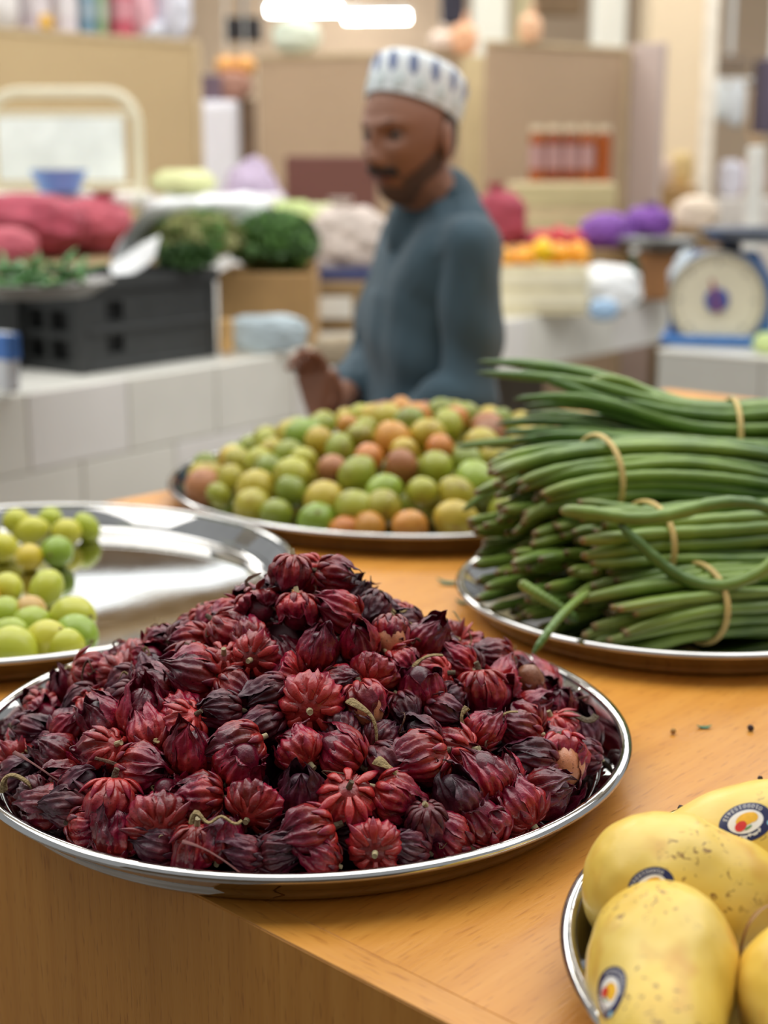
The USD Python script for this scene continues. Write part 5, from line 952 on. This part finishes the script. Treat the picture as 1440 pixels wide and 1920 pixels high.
BAND = plain('rubber_band', (206, 178, 108), .55, .1, 80)
def bean_mesh(P, r0, n=44, seed=0, a0=0.0, a1=1.0):
    q = spline(P, n) if len(P) > 2 else np.linspace(P[0], P[1], n)
    t = np.linspace(0, 1, n); g = np.random.default_rng(seed)
    bumps = 1+.05*np.sin(t*g.uniform(60, 90)+g.uniform(0, 6))
    r = r0*np.interp(t, [0, .012, .02, .06, .55, .9, .985, 1], [.50, .62, .80, .95, 1, .85, .45, .12])*bumps
    v, f = tube(q, r, 10)
    return (v, f), np.r_[np.repeat(a0+(a1-a0)*t, 10), a0, a1]
def bundle(name, label, knots, width, height, count, seed, band_at, spread0=1.0, spread1=1.2, r0=.0060, ragged=.05, band=True, tails=False):
    """beans tied together: knots is the bundle's middle line, width and height its half sizes"""
    C = spline(knots, 60); T = np.gradient(C, axis=0); T /= np.linalg.norm(T, axis=1, keepdims=True); S = np.cross(T, (0, 0, 1.0)); S /= np.linalg.norm(S, axis=1, keepdims=True); U = np.cross(S, T)
    g = np.random.default_rng(seed); t = thing(name, label, 'bundle of beans', tuple(C[0]))
    pts = []
    for _ in range(4000):
        a, b = g.uniform(-1, 1, 2)
        if a*a+b*b < 1 and all((a-c)**2+((b-d)*height/width)**2 > (1.55*r0/width)**2 for c, d in pts): pts.append((a, b))
        if len(pts) >= count: break
    for i, (a, b) in enumerate(pts):
        s0 = max(0, g.uniform(0, ragged)); s1 = 1-max(0, g.uniform(0, ragged*.5)); idx = np.linspace(s0*59, s1*59, 12); P = []
        w1, w2, w3, w4 = g.uniform(-1, 1, 4)
        for q in idx:
            k = int(min(q, 58)); fr = q-k; c = C[k]*(1-fr)+C[k+1]*fr; u = q/59; m = abs(u-band_at)
            sp = 1+(spread0-1)*np.clip((band_at-u)/max(band_at, .01), 0, 1)**1.3+(spread1-1)*np.clip((u-band_at)/(1-band_at), 0, 1)
            j = r0*(1.1+1.6*max(0, band_at-u)/band_at)*np.clip(m*6, 0, 1)
            P.append(c+S[k]*(a*width*sp+j*math.sin(5*u+6*w1)*w2)+U[k]*(b*height*sp+j*.8*math.sin(6*u+6*w3)*w4))
        if tails: P = P[::-1]
        m, al = bean_mesh(np.array(P)-C[0], r0*g.uniform(.85, 1.15), 40, seed*100+i)
        obj('bean', m, BEAN_MAT, t, smooth=True, along=al)
    if band:
        k = int(band_at*59); a = np.linspace(0, 2*PI, 41)
        ring = np.array([C[k]-C[0]+S[k]*(width+r0*1.05)*math.cos(x)+U[k]*(height+r0*1.05)*math.sin(x)+T[k]*.006*math.sin(x+1) for x in a])
        obj('rubber_band', tube(ring, .0022, 8, caps=False, flat=1.4), BAND, t, smooth=True)
    return t
def W(px, py, Y): return at(px, py, Y)
bz = TABLE_Z+.006
bundle('bean_bundle', 'lowest front bundle of green beans, its rubber band right above the tray rim', [W(1075, 1172, 1.29), W(1170, 1150, 1.295), W(1275, 1134, 1.305), W(1440, 1122, 1.335), W(1640, 1105, 1.38), W(1900, 1110, 1.46)], .040, .031, 36, 1, .24, 1.18, 1.12, ragged=.10)
bundle('bean_bundle', 'middle bundle of green beans with its band behind the loose curving bean', [W(1050, 1035, 1.335), W(1130, 1027, 1.345), W(1208, 1022, 1.36), W(1330, 1016, 1.38), W(1480, 1010, 1.41), W(1760, 1020, 1.47)], .042, .036, 40, 2, .22, 1.22, 1.14, ragged=.10)
bundle('bean_bundle', 'upper bundle of green beans with its rubber band at its left, cut ends below', [W(925, 955, 1.40), W(1010, 918, 1.42), W(1105, 899, 1.435), W(1250, 893, 1.46), W(1420, 915, 1.49), W(1600, 960, 1.53)], .044, .038, 44, 3, .28, 1.25, 1.18, ragged=.10)
bundle('bean_bundle', 'rearmost bundle of green beans, its tips pointing left over the fruit', [W(905, 770, 1.66), W(1010, 766, 1.64), W(1130, 780, 1.62), W(1250, 812, 1.60), W(1362, 818, 1.59), W(1520, 812, 1.58), W(1750, 815, 1.58)], .046, .036, 38, 4, .56, 1.75, 1.1, ragged=.34, tails=True)
bundle('bean_bundle', 'lower left bundle of green beans with its dark cut ends facing left', [W(945, 1105, 1.31), W(985, 1100, 1.335), W(1060, 1090, 1.37), W(1200, 1090, 1.42), W(1420, 1095, 1.50)], .062, .034, 42, 5, .5, 1.12, 1.0, ragged=.20)
bundle('bean_bundle', 'bundle of green beans under the upper one, with brown cut ends facing left', [W(935, 1025, 1.37), W(985, 1015, 1.395), W(1070, 1000, 1.43), W(1250, 995, 1.47), W(1480, 1005, 1.54)], .062, .036, 44, 6, .5, 1.15, 1.0, ragged=.20)
bundle('bean_bundle', 'bundle of green beans half hidden between the rearmost and the upper one', [W(885, 885, 1.56), W(1000, 870, 1.57), W(1150, 866, 1.56), W(1320, 872, 1.55), W(1560, 880, 1.55)], .050, .034, 36, 7, .55, 1.3, 1.1, ragged=.26, band=False, tails=True)
def loose(name, label, P, r, seed, flip=False):
    P = np.array(P); o = P[0].copy(); m, al = bean_mesh(P-o, r, 60, seed)
    t = thing(name, label, 'bean', tuple(o))
    obj('pod', m, BEAN_MAT, t, smooth=True, along=al if not flip else 1-al)
loose('loose_bean', 'loose green bean curving in front of the middle bundle', [W(1500, 1010, 1.29), W(1440, 1062, 1.285), W(1390, 1090, 1.28), W(1330, 1098, 1.28), W(1270, 1078, 1.285), W(1215, 1035, 1.29), W(1178, 1000, 1.295), W(1158, 980, 1.30)], .0064, 11)
loose('loose_bean', 'thick green bean arching over the top of the middle bundle to the right edge', [W(1052, 958, 1.31), W(1110, 962, 1.30), W(1190, 972, 1.30), W(1270, 962, 1.305), W(1340, 945, 1.31), W(1410, 945, 1.32), W(1490, 985, 1.33)], .0066, 12)
loose('loose_bean', 'dark bean tip hanging over the front rim of the bean tray', [W(1105, 1110, 1.275), W(1060, 1146, 1.24), W(1030, 1182, 1.215), W(998, 1228, 1.20)], .0040, 13)
loose('loose_bean', 'short yellowish bean end among the dark cut ends', [W(975, 1092, 1.30), W(1010, 1115, 1.29), W(1050, 1140, 1.285), W(1085, 1165, 1.285)], .0055, 14)
loose('loose_bean', 'bean tip pointing down left over the fruit beside the upper bundle', [W(1000, 880, 1.50), W(950, 900, 1.50), W(905, 930, 1.50), W(868, 958, 1.51)], .0042, 15)
loose('loose_bean', 'bean tip lying left across the orange fruit', [W(1010, 822, 1.60), W(950, 828, 1.61), W(905, 832, 1.62), W(858, 838, 1.63)], .0050, 16)
loose('loose_bean', 'green bean arching along the top of the rearmost bundle', [W(1105, 718, 1.60), W(1150, 712, 1.59), W(1200, 730, 1.585), W(1250, 765, 1.58), W(1320, 790, 1.575), W(1440, 788, 1.57), W(1560, 780, 1.57)], .0062, 17)
loose('loose_bean', 'topmost bean tip of the rearmost bundle pointing up left', [W(1018, 706, 1.60), W(1060, 722, 1.59), W(1120, 745, 1.58), W(1210, 775, 1.57), W(1330, 800, 1.565), W(1500, 805, 1.56)], .0064, 18, True)
# scraps on the table
LEAFM = plain('leaf_scrap', (62, 110, 70), .5, .2, 200); CRUMB = plain('dark_crumb', (66, 50, 48), .8, .2, 300)
def scrap(px, py, size, mat, name, label, c, seed):
    v, f = ico(2); g = np.random.default_rng(seed); v = v*(1+.5*(meshkit.fbm(v*2.3+seed, 3, seed)-.5))[:, None]
    if 'leaf' in name:
        v = v*np.array([1, .42, .10]); v[:, 2] += .35*v[:, 0]**2; v[:, 1] *= (1-.5*v[:, 0]**2)
    v = v*size; v[:, 2] -= v[:, 2].min()
    p = on(px, py, TABLE_Z+.0003); v, f = move((v, f), p, g.uniform(-40, 40)); setdata(obj(name, (v, f), mat, None, 40), label, c)
scrap(1320, 1365, .0065, LEAFM, 'leaf_scrap', 'small green leaf scrap on the table between roselle and beans', 'leaf', 1)
scrap(840, 1095, .013, LEAFM, 'leaf_scrap', 'green leaf on the table left of the bean tray', 'leaf', 2); scrap(868, 1132, .009, LEAFM, 'leaf_scrap', 'darker green leaf bit lying by the bean tray rim', 'leaf', 3)
scrap(1407, 1370, .0026, CRUMB, 'dark_crumb', 'dark round crumb on the table near the right edge', 'crumb', 4); scrap(1262, 1376, .0022, plain('tan_crumb', (170, 130, 70), .8), 'crumb', 'tiny tan crumb on the table left of the leaf scrap', 'crumb', 5)
scrap(1276, 1521, .0022, CRUMB, 'dry_scrap', 'dark dry scrap beside the mango tray rim', 'scrap', 6); scrap(1405, 1490, .0028, CRUMB, 'dry_scrap', 'dark dry scrap behind the mango tray by the right edge', 'scrap', 7); scrap(1425, 1464, .002, CRUMB, 'dark_crumb', 'tiny dark crumb at the right edge above the mangoes', 'crumb', 8)
# ---------------------------------------------------------------- mangoes with their stickers
def mango_look(name, seed):
    lo = .42 if seed == 1 else .50
    return look(name, {'tc': ('texture_coordinate', {}), 'mp': ('mapping', {'location': (seed*1.7, seed*.9, 0)}),
        'n': ('noise_texture', {'scale': 22.0, 'detail': 4.0}), 'r': ('rgb_ramp', {'ramp': [(.25, lin(220, 178, 58)), (.5, lin(232, 197, 88)), (.75, lin(240, 212, 122))]}),
        'big': ('noise_texture', {'scale': 17.0, 'detail': 1.0}), 'br': ('rgb_ramp', {'ramp': [(lo, (0, 0, 0)), (lo+.10, (1, 1, 1))]}),
        'sp': ('noise_texture', {'scale': 210.0, 'detail': 3.0, 'distortion': .8}), 'sr': ('rgb_ramp', {'ramp': [(.59, (0, 0, 0)), (.66, (.85, .85, .85))]}), 'mm': ('mix_color', {'blend_type': 'multiply', 'fac': 1.0}),
        'or': ('noise_texture', {'scale': 30.0, 'detail': 2.0}), 'orr': ('rgb_ramp', {'ramp': [(.58, (0, 0, 0)), (.76, (.8, .8, .8))]}),
        'x1': ('mix_color', {'b': tuple(lin(204, 136, 44))}), 'x2': ('mix_color', {'b': tuple(lin(122, 76, 26))}), 'bw': ('rgb_to_bw', {}), 'bw2': ('rgb_to_bw', {}),
        'n2': ('noise_texture', {'scale': 500.0, 'detail': 2.0}), 'b': ('bump', {'strength': .10, 'distance': .001}), 'p': ('principled_bsdf', {'roughness': .38, 'specular_ior_level': .5})},
        [('tc.object', 'mp.vector'), ('mp.vector', 'n.vector'), ('mp.vector', 'big.vector'), ('mp.vector', 'sp.vector'), ('mp.vector', 'or.vector'), ('tc.object', 'n2.vector'), ('n.fac', 'r.fac'), ('big.fac', 'br.fac'), ('sp.fac', 'sr.fac'),
         ('br.color', 'mm.a'), ('sr.color', 'mm.b'), ('or.fac', 'orr.fac'), ('orr.color', 'bw2.color'), ('bw2.val', 'x1.fac'), ('r.color', 'x1.a'), ('mm.result', 'bw.color'), ('bw.val', 'x2.fac'), ('x1.result', 'x2.a'), ('x2.result', 'p.base_color'),
         ('n2.fac', 'b.height'), ('b.normal', 'p.normal')])
NAVY = plain('sticker_navy', (34, 38, 82), .35, .05); STICKW = plain('sticker_white', (240, 236, 228), .4, .02); ORANGE = plain('sticker_orange', (246, 186, 40), .4, .1, 300); REDP = plain('sticker_red', (214, 52, 44), .4, .1, 300); SKYB = plain('sticker_sky_blue', (150, 205, 225), .4, .05); LEAFG = plain('sticker_leaf_green', (90, 150, 90), .4, .05)
PIT = plain('stem_pit', (58, 42, 24), .8, .2, 300)
class Mango:
    def __init__(s, name_seed, R, neck, Lneck, flat=.90, bend=.10, sh=1.0):
        prof = [(0, -R*.98), (R*.45, -R*.90), (R*.80, -R*.62), (R*.98, -R*.15), (R, R*.22), (R*(.94 if sh == 1 else .95*sh+.04), R*.62), (R*.83*sh, R*1.0), (neck*1.16, Lneck*.75), (neck, Lneck*.86), (neck*.72, Lneck*.965), (neck*.40, Lneck*.99), (neck*.20, Lneck*.93), (0, Lneck*.905)]
        q = spline(np.array([(a, 0, b) for a, b in prof]), 400); th = np.arctan2(np.maximum(q[:, 0], 0), q[:, 2]); o = np.argsort(th)
        s.th, s.rho, s.flat, s.bend, s.seed, s.R, s.L = th[o], np.hypot(q[:, 0], q[:, 2])[o], flat, bend, name_seed, R, Lneck
    def __call__(s, d):
        d = np.asarray(d, float); d = d/np.linalg.norm(d, axis=-1, keepdims=True)
        th = np.arccos(np.clip(d[..., 2], -1, 1)); r = np.interp(th, s.th, s.rho)
        r = r*(1+.035*(meshkit.fbm(d*2.1+s.seed*4, 2, s.seed)-.5)*2)
        p = d*r[..., None]; p[..., 1] *= s.flat; p[..., 0] += s.bend*np.maximum(p[..., 2], 0)**2/s.L
        return p
    def normal(s, d):
        d = np.asarray(d, float); a = frame_from(d); e = .01
        p = s(np.stack([d+e*a[:, 0], d-e*a[:, 0], d+e*a[:, 1], d-e*a[:, 1]])); n = np.cross(p[0]-p[1], p[2]-p[3]); n /= np.linalg.norm(n)
        return n if n@s(d) > 0 else -n
    def near(s, q):                       # the point of the skin nearest to q, roughly, by sliding the direction
        d = q.copy()
        for _ in range(6): d = d+(q-s(d))*.8
        return s(d)
def put_mango(m, centre_px, Y, axis, roll, label, stickers=(), scale=1):
    v, f = ico(5); R = frame_from(axis) @ rotz(roll)
    P = m(v); c = at(*centre_px, Y); c[2] = TABLE_Z+.0022-(P @ R.T)[:, 2].min()
    d = ray(*centre_px); c[:2] = (CAM+d*((c[2]-CAM_Z)/d[2]))[:2]         # on the tray's floor, where the photo shows it
    t = thing('mango', label, 'mango', c, R)
    obj('fruit', (P, f), mango_look('mango_skin_%d' % m.seed, m.seed), t, smooth=True)
    tip = m(np.array([0, 0, 1.0]))
    obj('stem_scar', ball((.0042, .0042, .0022), tip+(0, 0, .0004), 2), PIT, t)
    for (spx, ang, size) in stickers:
        # where the lens ray meets this mango
        o = R.T @ (CAM-c); dd = R.T @ ray(*spx); tt = np.linspace(.55, 1.1, 4000)[:, None]; q = o+dd*tt
        ins = np.linalg.norm(q, axis=1) < np.linalg.norm(m(q), axis=1)
        if not ins.any(): print('sticker misses', spx); continue
        h = q[np.argmax(ins)]; n = m.normal(h)
        a = math.radians(ang); sx = R.T @ (math.cos(a)*RIGHT+math.sin(a)*UP); sx = sx-dd*((sx@n)/(dd@n)); sx /= np.linalg.norm(sx); sy = np.cross(n, sx)
        def onto(x, y, off):
            q0 = h+np.ravel(x)[:, None]*sx+np.ravel(y)[:, None]*sy
            return m.near(q0)+n*off
        st = None
        def patch(name, poly, off, mat, parent, thick=.00008):
            mv, mf = as_vf(extrude(poly, 1e-4)); e = trimesh.Trimesh(*trimesh.remesh.subdivide_to_size(mv, mf, .0024, max_iter=14)[:2], process=True)
            top = e.vertices[:, 2] > 5e-5
            V = onto(e.vertices[:, 0], e.vertices[:, 1], 0.0)+n*(off+np.where(top, thick, 0.0))[:, None]
            return obj(name, (V, e.faces), mat, parent, smooth=30)
        A, B = .0150*size, .0114*size
        ell = lambda a_, b_, cx=0, cy=0, r=0: affinity.translate(affinity.rotate(affinity.scale(Point(0, 0).buffer(1, 32), a_, b_), r), cx, cy)
        st = patch('sticker', ell(A, B), .00012, NAVY, t)
        patch('white_oval', ell(A*.66, B*.58), .00026, STICKW, st)
        patch('orange_print', unary_union([ell(A*.40, B*.30, -A*.05, -B*.10, 8), ell(A*.22, B*.26, -A*.28, -B*.10)]), .00040, ORANGE, st)
        patch('red_print', ell(A*.24, B*.22, A*.22, B*.16, 20), .00054, REDP, st)
        patch('leaf_print', ell(A*.16, B*.05, -A*.02, B*.34, 15), .00054, LEAFG, st)
        patch('drop_print', ell(A*.10, B*.13, -A*.80, B*.42), .00040, SKYB, st)
        # the ring of digits along the lower arc, and the Arabic word along the upper arc
        letters = []
        for i, ch in enumerate('01000153413'):
            th = -PI/2+(i-5)*.205; g = meshkit.text_mesh(ch, B*.20, .0001, False); lv, lf = as_vf(g); top = lv[:, 2] < 5e-5
            tris = [Polygon(lv[t_][:, :2]) for t_ in lf if top[t_].all()]; poly = unary_union([x for x in tris if x.area > 1e-14]); cx = poly.centroid.x
            poly = affinity.translate(poly, -cx, 0); rx, ry = A*.86*math.cos(th), B*.90*math.sin(th)
            ta = math.degrees(math.atan2(math.cos(th)*B, -math.sin(th)*A)); letters.append(affinity.translate(affinity.rotate(poly, ta, origin=(0, 0)), rx, ry))
        strokes = [[(0, 0), (0, 1)], [(.30, 1), (.30, 0), (.55, 0)], [(.62, .02), (.56, .26), (.70, .40), (.82, .24), (.76, .02), (.56, 0)], [(.55, 0), (1.10, 0), (1.10, .30)], [(1.10, 0), (1.32, 0), (1.40, .30), (1.64, .34), (1.74, .12), (1.60, 0), (1.32, 0)], [(1.74, .02), (1.92, 0), (1.92, .30)], [(1.92, 0), (2.06, .05), (2.14, -.16), (2.02, -.34)]]
        dots = [(.64, .66), (.78, .66), (1.04, -.26), (1.18, -.26)]
        def arc(s_, h_):
            th = math.radians(48)+s_*.62; k = .72+.22*h_
            return (A*(k+.02)*math.cos(th), B*k*math.sin(th))
        w = B*.024
        ar = unary_union([LineString([arc(*p) for s_, e_ in zip(L[:-1], L[1:]) for p in [(s_[0]+(e_[0]-s_[0])*k/4, s_[1]+(e_[1]-s_[1])*k/4) for k in range(5)]]).buffer(w) for L in strokes]+[Point(arc(*d_)).buffer(w*1.3) for d_ in dots])
        patch('lettering', unary_union([ar]+letters), .00040, STICKW, st)
    return t
put_mango(Mango(1, .0410, .0240, .106, .92, .02), (1240, 1800), .68, (-.17, -.985, -.10), 60, 'mango lying with its narrow end towards the viewer, a sticker low on its left side', [((1137, 1864), -58+180, 1.15)])
put_mango(Mango(2, .0455, .0185, .086, .94, -.12, .86), (1244, 1668), .75, (1, -.30, -.03), 200, 'mango lying sideways behind the front one, its stem pit at the right', [((1220, 1664), 208, .92)])
put_mango(Mango(3, .0440, .024, .084, .92, .05), (1462, 1600), .82, (-.98, .12, -.10), 100, 'rear mango in the tray, with a whole navy oval sticker showing', [((1397, 1540), 199, 1.06)])
put_mango(Mango(4, .0405, .024, .092, .92, .04), (1532, 1866), .66, (.06, -.99, -.08), 10, 'mango cut by the right edge of the picture, beside the front one')
strip_pts = [at(1388, 1800, .70), at(1392, 1765, .70), at(1405, 1730, .70), at(1425, 1706, .705), at(1450, 1695, .71), at(1490, 1700, .72)]
setdata(obj('plastic_strip', tube(spline(strip_pts, 24), .0022, 8, flat=.25), plain('brown_strip', (160, 122, 78), .4), None, 40), 'thin curved brown strip standing up between the mangoes at the right edge', 'strip')
v, f = lump((.030, .022, .003), 5, .3, 3, 3); v[:, 2] -= v[:, 2].min()
setdata(obj('paper_scrap', move((v, f), on(1384, 1790, TABLE_Z+.0035)), plain('blue_grey_paper', (120, 150, 180), .6), None, 40), 'blue grey paper scrap on the tray floor between the mangoes', 'paper')
